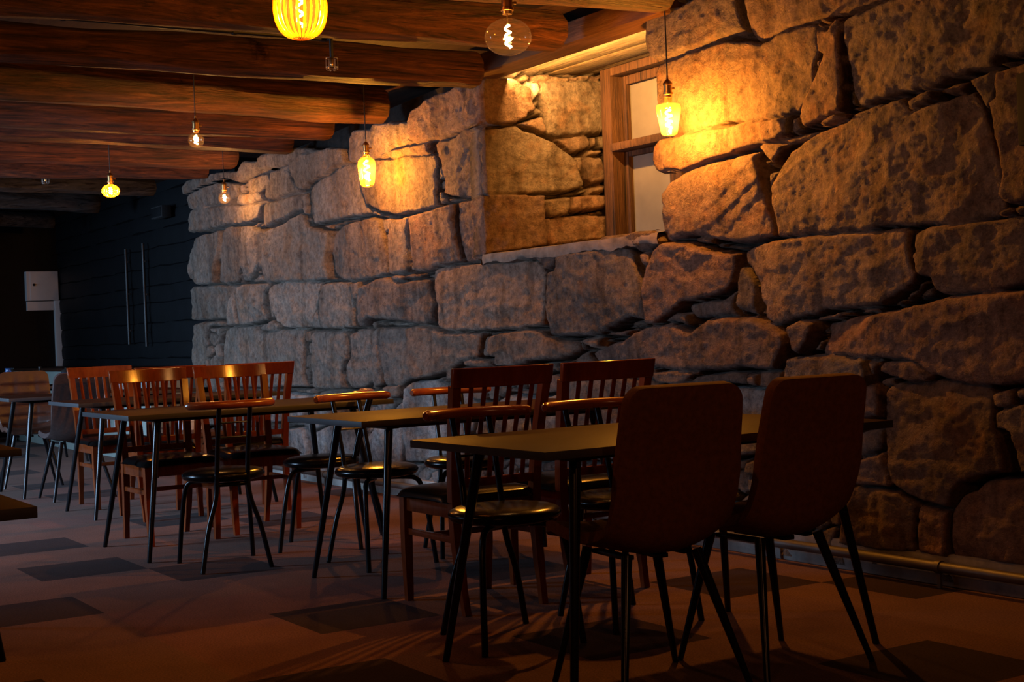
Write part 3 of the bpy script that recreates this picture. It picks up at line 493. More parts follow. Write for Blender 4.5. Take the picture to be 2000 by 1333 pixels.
# the left cheek of the window niche
us = np.arange(-.02, .86, STEP); zr = np.arange(1.48, 2.68, STEP); gu, gv = np.meshgrid(us, zr, indexing='ij')
def rpale(i, c, col): return np.array((.9, .88, .86)) if i == 6 else col * 1.12
hr, tr, cr, orr = stonework(gu, gv, REVEAL, 23, gu + .02, rpale, .10)
uu = np.array((.1663, .9861)); nn = np.array((.9861, -.1663))
XR = NX0 + gu * uu[0] + nn[0] * (hr - .095); YR = 4.42 + gu * uu[1] + nn[1] * (hr - .095)
nich = struct(grid_object('wall_niche', XR, YR, gv, np.ones(gu.shape, bool), tr))
# ------------------------------------------------------------------ floor, walls, ceiling
S = .5; OX, OY = .42720767 * S, .29098661 * S
DARK = {(-11, 4), (-7, 6), (-10, 7), (-9, 8), (-15, 3), (-13, 2), (-14, 4), (-17, 3), (-9, 3), (-10, 1), (-9, 5), (-12, 6), (-18, 5), (-17, 6), (-5, 3), (-4, 7), (-20, 2), (-22, 5), (-19, 8), (-24, 3), (-6, 0), (-12, -1), (-16, 0)}
fl = MB(); rf = random.Random(3)
for i in range(-39, 6):
    for j in range(-11, 10):
        x, y = i * S + OX, j * S + OY
        k = 1 if (i, j) in DARK or (i < -23 and rf.random() < .2) else (2 if rf.random() < .2 else 0)
        fl.add([(x, y, 0), (x + S, y, 0), (x + S, y + S, 0), (x, y + S, 0)], [(0, 1, 2, 3)], k)
struct(fl.build('floor', CAP, smooth=0))
struct(MB().box((-8.1, .1, 2.80), (22, 10.6, .08)).build('ceiling', CEIL))
# the far end and the black timber wall: hewn logs laid one on another
bw = MB(); rb = random.Random(9); z = 0.0
while z < 2.7:
    hh = rb.uniform(.16, .23); pts = []
    n = 26; L0, L1 = -18.6, -12.3
    sec = [(0, 0), (.018, .006), (.024, hh * .3), (.026, hh * .7), (.018, hh - .006), (0, hh)]
    vs = []; ph = rb.uniform(0, 6)
    for q in range(n + 1):
        x = L0 + (L1 - L0) * q / n; wob = .006 * math.sin(q * 1.3 + ph) + .004 * math.sin(q * 3.1 + ph)
        vs += [(x, 4.86 - a - (wob if a else 0), z + b + (wob if 0 < b < hh else 0)) for a, b in sec]
    fs = [(q * 6 + k, q * 6 + k + 1, q * 6 + k + 7, q * 6 + k + 6) for q in range(n) for k in range(5)]
    bw.add(vs, fs); z += hh
bw.add([(-18.6, 4.87, 0), (-12.3, 4.87, 0), (-12.3, 4.87, 2.8), (-18.6, 4.87, 2.8)], [(0, 1, 2, 3)])
struct(bw.build('wall_back', BLACKPAINT))
struct(MB().box((-18.58, .1, 1.4), (.1, 10.6, 2.8)).build('wall_far', BLACKPAINT))
struct(MB().box((2.6, .1, 1.4), (.1, 10.6, 2.8)).build('wall_near', DARKWALL))
# wall on the daylight side, with three window openings
wl = MB(); YL = -2.2; WIN = [(-17.6, -15.9), (-13.8, -12.1), (-10.0, -8.3)]; zb, zt = .95, 2.45
edges = [-18.6] + [q for w in WIN for q in w] + [2.6]
for a, b in zip(edges[::2], edges[1::2]): wl.box(((a + b) / 2, YL - .2, 1.4), (b - a, .4, 2.8))
for a, b in WIN: wl.box(((a + b) / 2, YL - .2, zb / 2), (b - a, .4, zb)); wl.box(((a + b) / 2, YL - .2, (zt + 2.8) / 2), (b - a, .4, 2.8 - zt))
struct(wl.build('wall_left', DARKWALL))
for i, (a, b) in enumerate(WIN):
    w = empty('window_%d' % (i + 2), ((a + b) / 2, YL - .3, zb)); struct(w); W_ = b - a; H_ = zt - zb
    f = MB()
    for s in (-1, 1): f.box((s * (W_ / 2 - .04), 0, H_ / 2), (.08, .09, H_))
    for zz in (.04, H_ - .04): f.box((0, 0, zz), (W_ - .16, .09, .08))
    f.box((0, 0, H_ / 2), (.06, .07, H_ - .16)); f.build('window_frame', TIMBER, w)
# ------------------------------------------------------------------ logs of the ceiling
def log(name, p0, p1, r, m, seed, y0=-4.8):
    """a debarked round log along Y; p0, p1: two points of its underside"""
    rg = np.random.RandomState(seed); (x0, ya), (x1, yb) = p0, p1
    n, k = 26, 150; Yend = p1[2] if len(p1) > 2 else yb
    y1 = min(yb, 4.4); V = []
    ph = rg.uniform(0, 6, 8)
    for i in range(k + 1):
        t = i / k if i != k - 1 else 1 - .018 / (y1 - y0); y = y0 + (y1 - y0) * t; x = x0 + (x1 - x0) * (y - ya) / (yb - ya)
        rr_ = r * (1 + .05 * math.sin(y * 1.1 + ph[0]) + .04 * math.sin(y * 2.7 + ph[1]) + .02 * math.sin(y * 6.1 + ph[7]))
        cx = x + .012 * math.sin(y * .9 + ph[2]); cz = 2.5 + r + .012 * math.sin(y * .8 + ph[3])
        e = .94 if i in (0, k) else 1
        for j in range(n):
            a = 2 * PI * j / n
            q = rr_ * e * (1 + .03 * math.sin(2 * a + ph[4] + y * .3) + .022 * math.sin(3 * a + ph[5]) )
            q += .004 * math.sin(9 * a + ph[6] + y) + .004 * math.sin(y * 7 + 3 * a + ph[7])
            V.append((cx + q * math.cos(a), y, cz + q * math.sin(a)))
    V = np.array(V)
    # knots and flats
    for q in range(9):
        yy = rg.uniform(y0, y1); aa = rg.uniform(0, 2 * PI); i = int((yy - y0) / (y1 - y0) * k); c = V[max(0, min(k, i)) * n + int(aa / 2 / PI * n) % n]
        d = np.linalg.norm(V - c, axis=1); f = np.exp(-(d / .06) ** 2) * rg.uniform(.006, .018)
        cen = V.reshape(k + 1, n, 3).mean(1).repeat(n, 0); u = V - cen; u[:, 1] = 0; u /= np.maximum(1e-6, np.linalg.norm(u, axis=1))[:, None]
        V = V + u * f[:, None]
    mb = MB(); fs = [(i * n + j, i * n + (j + 1) % n, (i + 1) * n + (j + 1) % n, (i + 1) * n + j) for i in range(k) for j in range(n)]
    mb.add([tuple(v) for v in V], fs + [tuple(range(n)), tuple(k * n + j for j in range(n))])
    o = struct(mb.build('ceiling_beam', m, smooth=35)); o['label'] = name; return o
se = math.sin(math.radians(11))
def under(x, r): return x + r * se
LOGS = [((-5.21, 3.23), (-5.08, 4.06), .12, LOG, 'log beam cut by the top edge above the niche lamp'), ((-6.37, 1.46), (-6.10, 4.16), .115, LOG, 'log beam whose sawn end stops before the niche lintel'), ((-7.28, 1.67), (-7.22, 4.34), .11, LOG, 'log beam with the sprinkler pipe along it'),
        ((-8.42, 1.92), (-8.53, 4.60), .13, LOG, 'thick log beam with a long crack'), ((-9.35, 2.12), (-9.38, 4.60), .11, LOG, 'log beam over the slat chairs'), ((-10.02, 2.27), (-10.07, 4.55), .10, LOG, 'wavy log beam behind the small globe lamp'), ((-11.16, 2.52), (-11.2, 4.46), .115, LOG, 'log beam lit orange by the ribbed lamp'), ((-12.04, 2.72), (-11.86, 4.39), .10, LOG, 'log beam at the far end of the stone wall'),
        ((-13.03, 2.94), (-13.29, 4.5), .085, DAYLITLOG, 'daylight-grey log beam nearest the stone wall'), ((-14.92, 3.35), (-15.17, 4.6), .10, DAYLITLOG, 'daylight-grey log beam in the middle of the dark end'), ((-16.67, 3.74), (-17.03, 4.6), .09, DAYLITLOG, 'daylight-grey log beam farthest away')]
for q in range(6): LOGS.append(((-4.3 + .88 * q, 3.0), (-4.2 + .88 * q, 4.3), .115, LOG, 'log beam further along the ceiling'))
for i, (a, b, r, m, nm) in enumerate(LOGS): log(nm, (under(a[0], r), a[1]), (under(b[0], r), b[1]), r, m, 40 + i)
# ------------------------------------------------------------------ the niche: lintel, boards, sill, window
lt = MB().box((-6.42, 4.44, 2.648), (1.94, .20, .115), .012); struct(lt.build('lintel_beam', TIMBER))
nb = MB()
for k in range(4): nb.box((-6.42, 4.64 + k * .185, 2.665 + .008 * (k % 2)), (1.95, .182, .04), .006)
struct(nb.build('trim_1', OLDBOARD))
sm = MB(); vs = []; n = 110; sx = np.linspace(-7.285, -5.60, n + 1); qn = lambda s, f, k: k * fbm(sx * f, sx * 0 + s, 300 + s, 4)
top, lip, bot = qn(1, 6, .005), qn(2, 9, .006), qn(3, 7, .022)
for i, x in enumerate(sx): vs += [(x, 5.27, 1.548), (x, 4.46, 1.548 + top[i] * .5), (x, 4.400 + lip[i], 1.540 + top[i]), (x, 4.392 + lip[i] * .8, 1.512 + top[i]), (x, 4.398 + lip[i], 1.486 + bot[i]), (x, 4.50, 1.466 + bot[i])]
sm.add(vs, [(i * 6 + k, i * 6 + k + 1, i * 6 + k + 7, i * 6 + k + 6) for i in range(n) for k in range(5)]); struct(sm.build('sill', SILLSTONE, smooth=60))
struct(MB().box((-5.40, 4.95, 2.1), (.1, .8, 1.3)).build('wall_niche_side', CONCRETE))
win = struct(empty('window_1', (-6.5, 5.28, 1.58)))
def bars(x0, x1, z0, z1, w, d, y): 
    q = MB()
    for x in (x0 + w / 2, x1 - w / 2): q.box((x, y, (z0 + z1) / 2), (w, d, z1 - z0), .006)
    for z in (z0 + w / 2, z1 - w / 2): q.box(((x0 + x1) / 2, y, z), (x1 - x0 - 2 * w, d, w), .006)
    return q
MB().box((-.540, -.03, .4), (.10, .16, 1.34), .006).box((-.608, -.01, .4), (.035, .15, 1.34), .005).box((.540, -.03, .4), (.10, .16, 1.34), .006).box((0, -.03, 1.045), (.98, .16, .05), .006).box((0, -.03, -.24), (.98, .16, .06), .006).build('window_frame', FRAMEWOOD, win)
tr_ = MB().box((0, -.07, .585), (.98, .12, .05), .012); tr_.build('transom', FRAMEWOOD, win)
for z0, z1 in ((-.21, .585), (.57, 1.02)):
    for x0, x1 in ((-.50, 0), (0, .50)):
        s_ = bars(x0, x1, z0, z1, .055, .05, -.0).build('sash', FRAMEWOOD, win)
        MB().box(((x0 + x1) / 2, .01, (z0 + z1) / 2), (x1 - x0 - .1, .008, z1 - z0 - .1)).build('pane', PANE, s_)
# plinth and heating pipe along the foot of the wall
struct(MB().box((-6.9, 4.49, .065), (11.3, .13, .13), .01).build('baseboard_right', CONCRETE))
hp = tag(empty('heating_pipe', (-7, 4.375, 0)), 'long painted heating pipe running along the foot of the stone wall', 'pipe')
MB().tube([(-5, 0, .085), (5.7, 0, .085)], .021, 14).build('pipe', PIPEM, hp)
for x in (-4.4, -2.6, -.9, .8, 2.15, 3.13, 4.6):
    MB().tube([(x - .012, 0, .085), (x + .012, 0, .085)], .026, 14).box((x, 0, .038), (.016, .012, .072)).build('pipe_clamp', PIPEM, hp)
# ------------------------------------------------------------------ tables
def taper_leg(top, foot, r0, r1): return MB().tube([Vector(foot), Vector(top)], [r1, r0], 14)
def table(x0, x1, y0, y1, label, group='dark tables with tapered black legs'):
    w, l = x1 - x0, y1 - y0; t = tag(empty('dining_table', ((x0 + x1) / 2, (y0 + y1) / 2, 0)), label, 'table', group)
    tp = MB().box((0, 0, .7215), (w, l, .025), .002)
    o = tp.build('tabletop', [LAMINATE, LAMEDGE], t, 30)
    for p in o.data.polygons: p.material_index = 0 if abs(p.normal.z) > .7 else 1
    for sx in (-1, 1):
        for sy in (-1, 1):
            lg = taper_leg((sx * (w / 2 - .13), sy * (l / 2 - .19), .7085), (sx * (w / 2 - .03), sy * (l / 2 - .085), 0), .0185, .0115).build('leg', STEEL, t)
    fr = MB()
    for sy in (-1, 1): fr.box((0, sy * (l / 2 - .19), .699), (w - .18, .06, .02), .003)
    for sx in (-1, 1): fr.box((sx * (w / 2 - .13), 0, .699), (.04, l - .44, .02), .003)
    fr.build('underframe', STEEL, t); return t
table(-4.13, -3.33, 2.19, 3.57, 'dark table pushed up to the two brown fabric chairs seen from behind')
table(-5.97, -5.22, 2.55, 3.97, 'dark table with two slat chairs in front and bistro chairs behind, beside the niche')
table(-7.73, -6.92, 2.12, 3.58, 'dark table between two slat chairs and the bistro chair turned away')
table(-9.62, -8.90, 2.42, 3.80, 'dark table with a blue-lit end in front of the dark brown shell chair')
table(-11.40, -10.60, 2.39, 3.79, 'dark table in front of the tufted leather chair')
table(-3.99, -3.19, -.63, .77, 'dark table of which only a big orange-lit corner juts into the picture')
table(-5.92, -5.12, -.21, 1.19, 'dark table of which a small corner shows at the edge beyond the big corner')
table(-14.4, -13.6, 2.45, 3.86, 'dark table behind the leather chair with a blue jug on it')
# ------------------------------------------------------------------ slat-back wooden chairs
def make_slat_chair(name, label):
    t = tag(empty(name), label, 'chair', 'slat-back wooden chairs')
    for s in (-1, 1):
        MB().tube([(.20, s * .185, 0), (.195, s * .19, .2), (.19, s * .19, .425)], [.0135, .0175, .0195], 4, square=True, up=(0, 1, 0)).build('leg', CHAIRWOOD, t)
        MB().tube(curve([(-.245, s * .175, 0), (-.205, s * .182, .24), (-.195, s * .185, .45), (-.225, s * .193, .68), (-.268, s * .203, .875)], 5), [.0135] * 3 + [.0165] * 3 + [.018] * 15, 4, square=True, up=(0, 1, 0)).build('back_leg', CHAIRWOOD, t)
    tr = MB(); n = 14; vs = []
    for i in range(n + 1):
        q = i / n * 2 - 1; y = q * .226; xb = -.292 - .030 * (1 - q * q) + .012
        x2 = xb - .016; w = .0125
        vs += [(xb - w, y * .985, .868), (xb + w, y * .985, .868), (x2 + w, y, .944), (x2 - w, y, .944)]
    fs = [(4 * i + a, 4 * i + (a + 1) % 4, 4 * i + 4 + (a + 1) % 4, 4 * i + 4 + a) for i in range(n) for a in range(4)] + [(0, 1, 2, 3), (4 * n, 4 * n + 1, 4 * n + 2, 4 * n + 3)]
    tr.add(vs, fs); o = tr.build('top_rail', CHAIRWOOD, t, 50); bv = o.modifiers.new('edge', 'BEVEL'); bv.width = .004; bv.segments = 2; bv.limit_method = 'ANGLE'
    for k in range(6):
        y = -.135 + .054 * k; q = y / .2; dx = -.022 * (1 - q * q)
        MB().tube(curve([(-.200, y * .93, .505), (-.222 + dx * .3, y * .97, .66), (-.270 + dx, y * 1.02, .872)], 6), .0058, 8, sx=1.9 if True else 1, sz=1, up=(1, 0, 0)).build('slat', CHAIRWOOD, t)
    MB().box((-.200, 0, .50), (.022, .345, .034), .004).build('lower_rail', CHAIRWOOD, t)
    for s in (-1, 1): MB().box((0, s * .188, .397), (.36, .022, .056), .003).build('apron', CHAIRWOOD, t)
    MB().box((.187, 0, .397), (.022, .35, .056), .003).build('apron', CHAIRWOOD, t); MB().box((-.19, 0, .397), (.022, .34, .056), .003).build('apron', CHAIRWOOD, t)
    for s in (-1, 1): MB().box((-.003, s * .186, .285), (.375, .018, .026), .003).build('stretcher', CHAIRWOOD, t)
    MB().box((0, 0, .285), (.02, .36, .024), .003).build('stretcher', CHAIRWOOD, t)
    # padded seat: wider in front, edges rolled over
    n, m_ = 20, 20; vs = []; st = MB()
    def sz(u, v):
        x = u * .225 + .012; y = v * (.222 + .010 * u)
        k = (abs(u) ** 5 + abs(v) ** 5); return x, y, .425 + .042 * max(0, 1 - k) ** .35 + .010 * (1 - u * u) * (1 - v * v)
    def disk(a, b):   # square to rounded square
        r = max(abs(a), abs(b)); 
        if r == 0: return 0, 0
        L_ = (abs(a) ** 7 + abs(b) ** 7) ** (1 / 7); return a * r / L_, b * r / L_
    for i in range(n + 1):
        for j in range(m_ + 1):
            u, v = disk(i / n * 2 - 1, j / m_ * 2 - 1); u = math.copysign(1 - (1 - abs(u)) ** 1.6, u); v = math.copysign(1 - (1 - abs(v)) ** 1.6, v); u, v = u * .999, v * .999
            k = min(1, (abs(u) ** 7 + abs(v) ** 7)); z = .427 + .040 * (1 - k) ** .4 + .008 * (1 - u * u) * (1 - v * v)
            vs.append((u * .225 + .012, v * (.220 + .008 * u), z))
    fs = [(i * (m_ + 1) + j, (i + 1) * (m_ + 1) + j, (i + 1) * (m_ + 1) + j + 1, i * (m_ + 1) + j + 1) for i in range(n) for j in range(m_)]
    rim = [i * (m_ + 1) for i in range(n + 1)] + [n * (m_ + 1) + j for j in range(1, m_ + 1)] + [i * (m_ + 1) + m_ for i in range(n - 1, -1, -1)] + [j for j in range(m_ - 1, 0, -1)]
    st.add(vs, fs + [tuple(rim)]); st.build('seat', VINYL, t, 60)
    return t
# ------------------------------------------------------------------ bistro chairs of black tube with a round seat
def make_bistro_chair(name, label):
    t = tag(empty(name), label, 'chair', 'bistro chairs with round black seats')
    MB().lathe([(0, .418), (.165, .418), (.188, .424), (.198, .436), (.199, .446), (.192, .457), (.17, .466), (.10, .474), (.04, .477), (0, .4775)], 40).build('seat', VINYL, t, 60)
    for s in (-1, 1):
        MB().tube(curve([(.205, s * .185, 0), (.175, s * .17, .22), (.150, s * .155, .355), (.128, s * .135, .400), (.085, s * .09, .408), (.03, s * .03, .408)], 6), .0115, 12).build('leg', STEEL, t)
        MB().tube(curve([(-.205, s * .165, 0), (-.185, s * .125, .20), (-.175, s * .083, .34), (-.178, s * .074, .46), (-.222, s * .073, .63), (-.268, s * .073, .775)], 6), .0115, 12).build('back_leg', STEEL, t)
    for z, x in ((.632, -.2225), (.702, -.245)): MB().tube([(x, -.073, z), (x, .073, z)], .0045, 8).build('crossbar', STEEL, t)
    MB().tube([(-.16, -.085, .405), (-.16, .085, .405)], .010, 10).build('seat_brace', STEEL, t)
    P = []; R_ = []
    for i in range(25):
        q = i / 24 * 2 - 1; a = q * 1.02; P.append((-.075 - .215 * math.cos(a) + .02 - .02 * q * q, .244 * math.sin(a), .786))
        R_.append(.0185 * min(1, ((1.03 - abs(q)) / .10)) ** .45 if abs(q) > .93 else .0185)
    MB().tube(P, R_, 14, sx=1.0, sz=1.05).build('top_rail', RAILWOOD, t, 60)
    return t
# ------------------------------------------------------------------ upholstered shell chairs
def make_shell_chair(name, label, m, group, tuft=False):
    t = tag(empty(name), label, 'chair', group)
    prof = curve([(.255, .425), (.245, .447), (.17, .453), (.06, .436), (-.06, .424), (-.15, .428), (-.205, .468), (-.230, .56), (-.252, .72), (-.275, .83), (-.290, .905)], 12)
    dd = [0]
    for a, b in zip(prof, prof[1:]): dd.append(dd[-1] + (Vector(b) - Vector(a)).length)
    sq = np.concatenate([.07 * (1 - np.cos(np.linspace(0, PI / 2, 9)))[:-1], np.linspace(.07, dd[-1] - .05, 130 if tuft else 34), dd[-1] - .05 * (1 - np.sin(np.linspace(0, PI / 2, 9)))[1:]])
    prof = [Vector((.05 + float(np.interp(q, dd, [p[0] for p in prof])), float(np.interp(q, dd, [p[1] for p in prof])))) for q in sq]
    d = [0]
    for a, b in zip(prof, prof[1:]): d.append(d[-1] + (Vector(b) - Vector(a)).length)
    Ltot = d[-1]; n = 20; vs = []; m_ = len(prof)
    for i, p in enumerate(prof):
        s = d[i] / Ltot
        w = np.interp(s, [0, .15, .42, .55, .72, .9, 1], [.190, .206, .200, .204, .208, .198, .190])
        rc = .07 if d[i] < Ltot / 2 else .05; e = min(d[i], Ltot - d[i]); 
        if e < rc: w -= rc * (1 - math.sqrt(max(0, 1 - ((rc - e) / rc) ** 2)))
        k = 1 / (1 + math.exp(-(s - .5) * 22))           # 0 on the seat, 1 on the back
        tn = (Vector(prof[min(i + 1, m_ - 1)]) - Vector(prof[max(i - 1, 0)])).normalized(); nr = Vector((tn.y, -tn.x))   # away from the sitter when reversed
        for j in range(n + 1):
            v = j / n * 2 - 1; lift = abs(v) ** 2.2 * (.022 * (1 - k) + .040 * math.exp(-((s - .49) / .15) ** 2) + .012 * k * (1 - s)) * min(1, e / .10)
            q = 0
            if tuft:
                for zz in (.53, .62, .71, .80, .89):
                    q += .017 * math.exp(-((s - zz) / .011) ** 2) * (1 if abs(v) < .86 else .2)
                for vv in (-.42, .42): q += .008 * math.exp(-((v - vv) / .07) ** 2) * k
                q *= min(1, e / .09) ** 1.5
            x = p[0] + nr.x * (lift - q); z = p[1] + nr.y * (lift - q)
            vs.append((x, v * w, z))
    fs = [(i * (n + 1) + j, (i + 1) * (n + 1) + j, (i + 1) * (n + 1) + j + 1, i * (n + 1) + j + 1) for i in range(m_ - 1) for j in range(n)]
    o = MB().add(vs, fs).build('shell', m, t, 180)
    so = o.modifiers.new('thickness', 'SOLIDIFY'); so.thickness = .034; so.offset = 0; bv = o.modifiers.new('edge', 'BEVEL'); bv.width = .011; bv.segments = 3; bv.limit_method = 'ANGLE'; bv.angle_limit = math.radians(50)
    if not tuft:
        pts = [(vs[j][0] - .004, vs[j][1], vs[j][2]) for j in ()]
    MB().box((.03, 0, .400), (.24, .04, .014), .003).box((.03, .1, .400), (.20, .03, .014), .003).box((.03, -.1, .400), (.20, .03, .014), .003).build('underframe', STEEL, t)
    for sx in (-1, 1):
        for sy in (-1, 1):
            MB().tube([(sx * .205, sy * .218, 0), (sx * .115 + .03, sy * .12, .408)], [.0095, .0165], 14).build('leg', STEEL, t)
    return t
def put(o, x, y, hx, hy): o.location = (x, y, 0); o.rotation_euler = (0, 0, math.atan2(hy, hx)); return o
W = [(-4.95, 2.885, -1, 0), (-4.95, 3.39, -1, .02), (-7.71, 2.58, 1, .02), (-7.775, 3.09, 1, 0), (-8.66, 3.41, -1, .02), (-9.69, 2.87, 1, 0), (-8.83, 2.89, -1, 0)]
WL = ['slat-back wooden chair behind the nearest bistro chair, its seat and front legs clear', 'slat-back wooden chair nearest the brown fabric chairs, its back before the pale lower stones', 'slat-back wooden chair whose full back shows over the corner of the long dark table', 'slat-back wooden chair whose slats rise above the rail of the bistro chair turned away', 'slat-back wooden chair of which a flared back corner shows against the stone wall', 'slat-back wooden chair next to the dark brown shell chair, at the farther table', 'slat-back wooden chair almost wholly hidden, only a strip of its top rail showing']
w0 = make_slat_chair('slat_back_chair', WL[0])
for i, (x, y, hx, hy) in enumerate(W): o = w0 if i == 0 else copy_tree(w0); o['label'] = WL[i]; put(o, x, y, hx, hy)
B = [(-4.25, 2.615, 1, -.12), (-4.25, 3.13, 1, -.05), (-6.10, 3.05, 1, .08), (-6.81, 3.09, -.53, -.85), (-6.13, 3.55, 1, -.25), (-6.60, 2.475, -1, .12)]
BL = ['bistro chair with orange-lit round seat tucked under the corner of the nearest table', 'bistro chair whose wooden rail runs in behind the nearer brown fabric chair', 'bistro chair at the niche table with its round seat behind the two table legs', 'bistro chair turned sideways, its blue-lit seat edge towards the next table', 'bistro chair close to the stone wall with blue-lit back tubes', 'bistro chair seen from behind with two cross bars, alone before its table']
b0 = make_bistro_chair('bistro_chair', BL[0])
for i, (x, y, hx, hy) in enumerate(B): o = b0 if i == 0 else copy_tree(b0); o['label'] = BL[i]; put(o, x, y, hx, hy)
f0 = make_shell_chair('shell_chair', 'brown fabric shell chair seen from behind, the nearer one with its seat front showing', FABRIC, 'brown fabric shell chairs'); put(f0, -3.415, 2.595, -.995, .10)
f1 = copy_tree(f0); put(f1, -3.40, 3.075, -1, .0); f1['label'] = 'brown fabric shell chair seen from behind, the one next to the stone wall'
f2 = make_shell_chair('shell_chair', 'dark brown shell chair seen half from behind beside the tufted leather chair', GREYFABRIC, 'shell chairs at the far table'); put(f2, -10.42, 2.80, -1, .0)
f3 = make_shell_chair('shell_chair', 'brown leather shell chair with quilted back facing the room', LEATHER, 'shell chairs at the far table', True); put(f3, -11.70, 2.78, 1, -.12)
# ------------------------------------------------------------------ pendant lamps
def lamp(x, y, z, prof, glass, label, power, fil=(.018, .07), rib=0, ramp_=0.0, sock=1.0, col=(1, .445, .12)):
    """z: middle of the bulb; prof: glass outline (radius, height over the middle), from the bottom to the neck"""
    t = tag(empty('pendant_lamp', (x, y, z)), label, 'lamp', 'bare bulb pendant lamps'); top = prof[-1][1]; k = sock
    MB().tube([(0, 0, top + .07 * k), (0, 0, 2.74 - z)], .0032, 8).build('cord', CORD, t)
    so = MB().lathe([(.0, top - .012), (.0175 * k, top - .012), (.019 * k, top), (.0235 * k, top + .002), (.0235 * k, top + .012 * k), (.0195 * k, top + .014 * k), (.0195 * k, top + .046 * k), (.022 * k, top + .048 * k), (.022 * k, top + .056 * k), (.014 * k, top + .066 * k), (.006, top + .074 * k), (.005, top + .09 * k), (0, top + .09 * k)], 20).build('socket', BRASS, t)
    MB().tube([(0, .018 * k, top + .032 * k), (0, .038 * k, top + .032 * k)], [.004 * k, .006 * k], 8).build('switch_knob', BRASS, so)
    b = MB().lathe(prof, 72 if rib else 36, rib=rib, ramp=ramp_).build('bulb', glass, t, 60)
    if rib:
        rb_ = MB()
        for q in range(rib):
            a = 2 * PI * q / rib; rb_.tube(curve([(1.012 * p * math.cos(a), 1.012 * p * math.sin(a), z_) for p, z_ in prof if p > .012], 2), .0048 if prof[len(prof) // 2][0] > .08 else .0026, 6)
        rb_.build('glass_ribs', RIBGLASS, b)
    r, hh = fil; P = [(r * math.cos(a * .35), r * math.sin(a * .35), -hh / 2 + hh * a / 54) for a in range(55)]
    st = MB().tube([(0, 0, top - .01), (0, 0, hh / 2 + .004)], .003, 6); st.build('filament_stem', BRASS, b)
    MB().tube([(0, 0, hh / 2 + .004)] + P[::-1], .0030 * (1.5 if hh > .08 else 1.1), 6).build('filament', FILAMENT, b)
    l = bpy.data.lights.new('lamp_or_fill_light', 'POINT'); l.energy = power * LAMPK; l.color = col; l.shadow_soft_size = .02
    lo = bpy.data.objects.new('lamp_or_fill_light', l); C.objects.link(lo); lo.parent = t; lo.location = (0, 0, -.01); return t
def globe(rx, rz, neck, nr=.016, flat=1.0, n=16):
    P = []
    for i in range(n + 1):
        a = -PI / 2 + i / n * (PI / 2 + math.acos(min(.99, nr / rx)))
        P.append((max(.0005, rx * math.cos(a)), rz * math.sin(a)))
    z = P[-1][1]; P += [(nr * .98, z + neck * .3), (nr, z + neck)]; return P
LAMPK = 2.0
lamp(-4.79, 2.16, 2.275, [(.0005, -.105), (.03, -.102), (.06, -.088), (.082, -.058), (.093, -.015), (.093, .03), (.082, .07), (.06, .098), (.03, .115), (.018, .125), (.018, .14)], RIBBED, 'big ribbed amber bulb glowing bright yellow, cut off by the top edge', 15, (.012, .13), 24, .05, 1.1)
lamp(-4.71, 3.00, 2.225, globe(.093, .072, .03, .018), CLEAR, 'large flattened clear globe bulb hanging before the sawn beam end', 13, (.010, .085), sock=1.1)
lamp(-8.23, 3.00, 2.295, globe(.0475, .0475, .012, .014), CLEAR, 'small round clear bulb hanging under the middle beams', 9, (.010, .05))
lamp(-10.45, 3.14, 2.225, globe(.062, .048, .014, .015), AMBER, 'small ribbed amber bulb glowing orange under the far beams', 16, (.012, .05), 20, .05)
lamp(-8.35, 4.19, 2.155, [(.0005, -.105), (.03, -.102), (.044, -.088), (.05, -.055), (.056, .0), (.06, .045), (.054, .07), (.036, .088), (.02, .10), (.016, .118)], AMBER, 'long amber bulb hanging close to the stone wall beside a yellow-lit block', 58, (.018, .13), col=(1, .50, .11))
lamp(-10.9, 4.19, 2.235, globe(.046, .046, .014, .013), CLEAR, 'small round clear bulb at the far end of the stone wall', 15, (.010, .05))
lamp(-5.26, 4.225, 2.04, [(.0005, -.075), (.028, -.074), (.038, -.066), (.046, -.02), (.056, .03), (.060, .055), (.056, .068), (.03, .076), (.019, .082), (.018, .115)], AMBER, 'tapering amber bulb lighting the stones beside the niche window', 86, (.014, .085), col=(1, .49, .12))
# added warm fill lights without fixtures, out of view, to brighten the foreground
for x, y, z, e in ((.6, 1.9, 2.25, 66), (-.4, -1.0, 2.25, 40), (-4.75, -.6, 2.25, 20), (-8.2, .4, 2.25, 14)):
    l = bpy.data.lights.new('lamp_or_fill_light', 'POINT'); l.energy = e * LAMPK * .22; l.color = (1, .37, .14); l.shadow_soft_size = .04
    lo = bpy.data.objects.new('lamp_or_fill_light', l); C.objects.link(lo); lo.location = (x, y, z)
# light hidden behind the niche lintel
def area(name, loc, rot, sx, sy, e, col):
    l = bpy.data.lights.new(name, 'AREA'); l.shape = 'RECTANGLE'; l.size = sx; l.size_y = sy; l.energy = e; l.color = col
    o = bpy.data.objects.new(name, l); C.objects.link(o); o.location = loc; o.rotation_euler = rot; return o
area('niche_strip_light', (-6.45, 4.60, 2.60), (math.radians(72), 0, 0), 1.6, .03, 62, (1, .48, .11))
for i, (a, b) in enumerate(WIN):
    area('daylight', ((a + b) / 2, YL - .42, (zb + zt) / 2), (math.radians(74), 0, 0), b - a, zt - zb, (18, 165, 160)[i], (.42, .66, 1.0)).data.spread = math.radians(90)
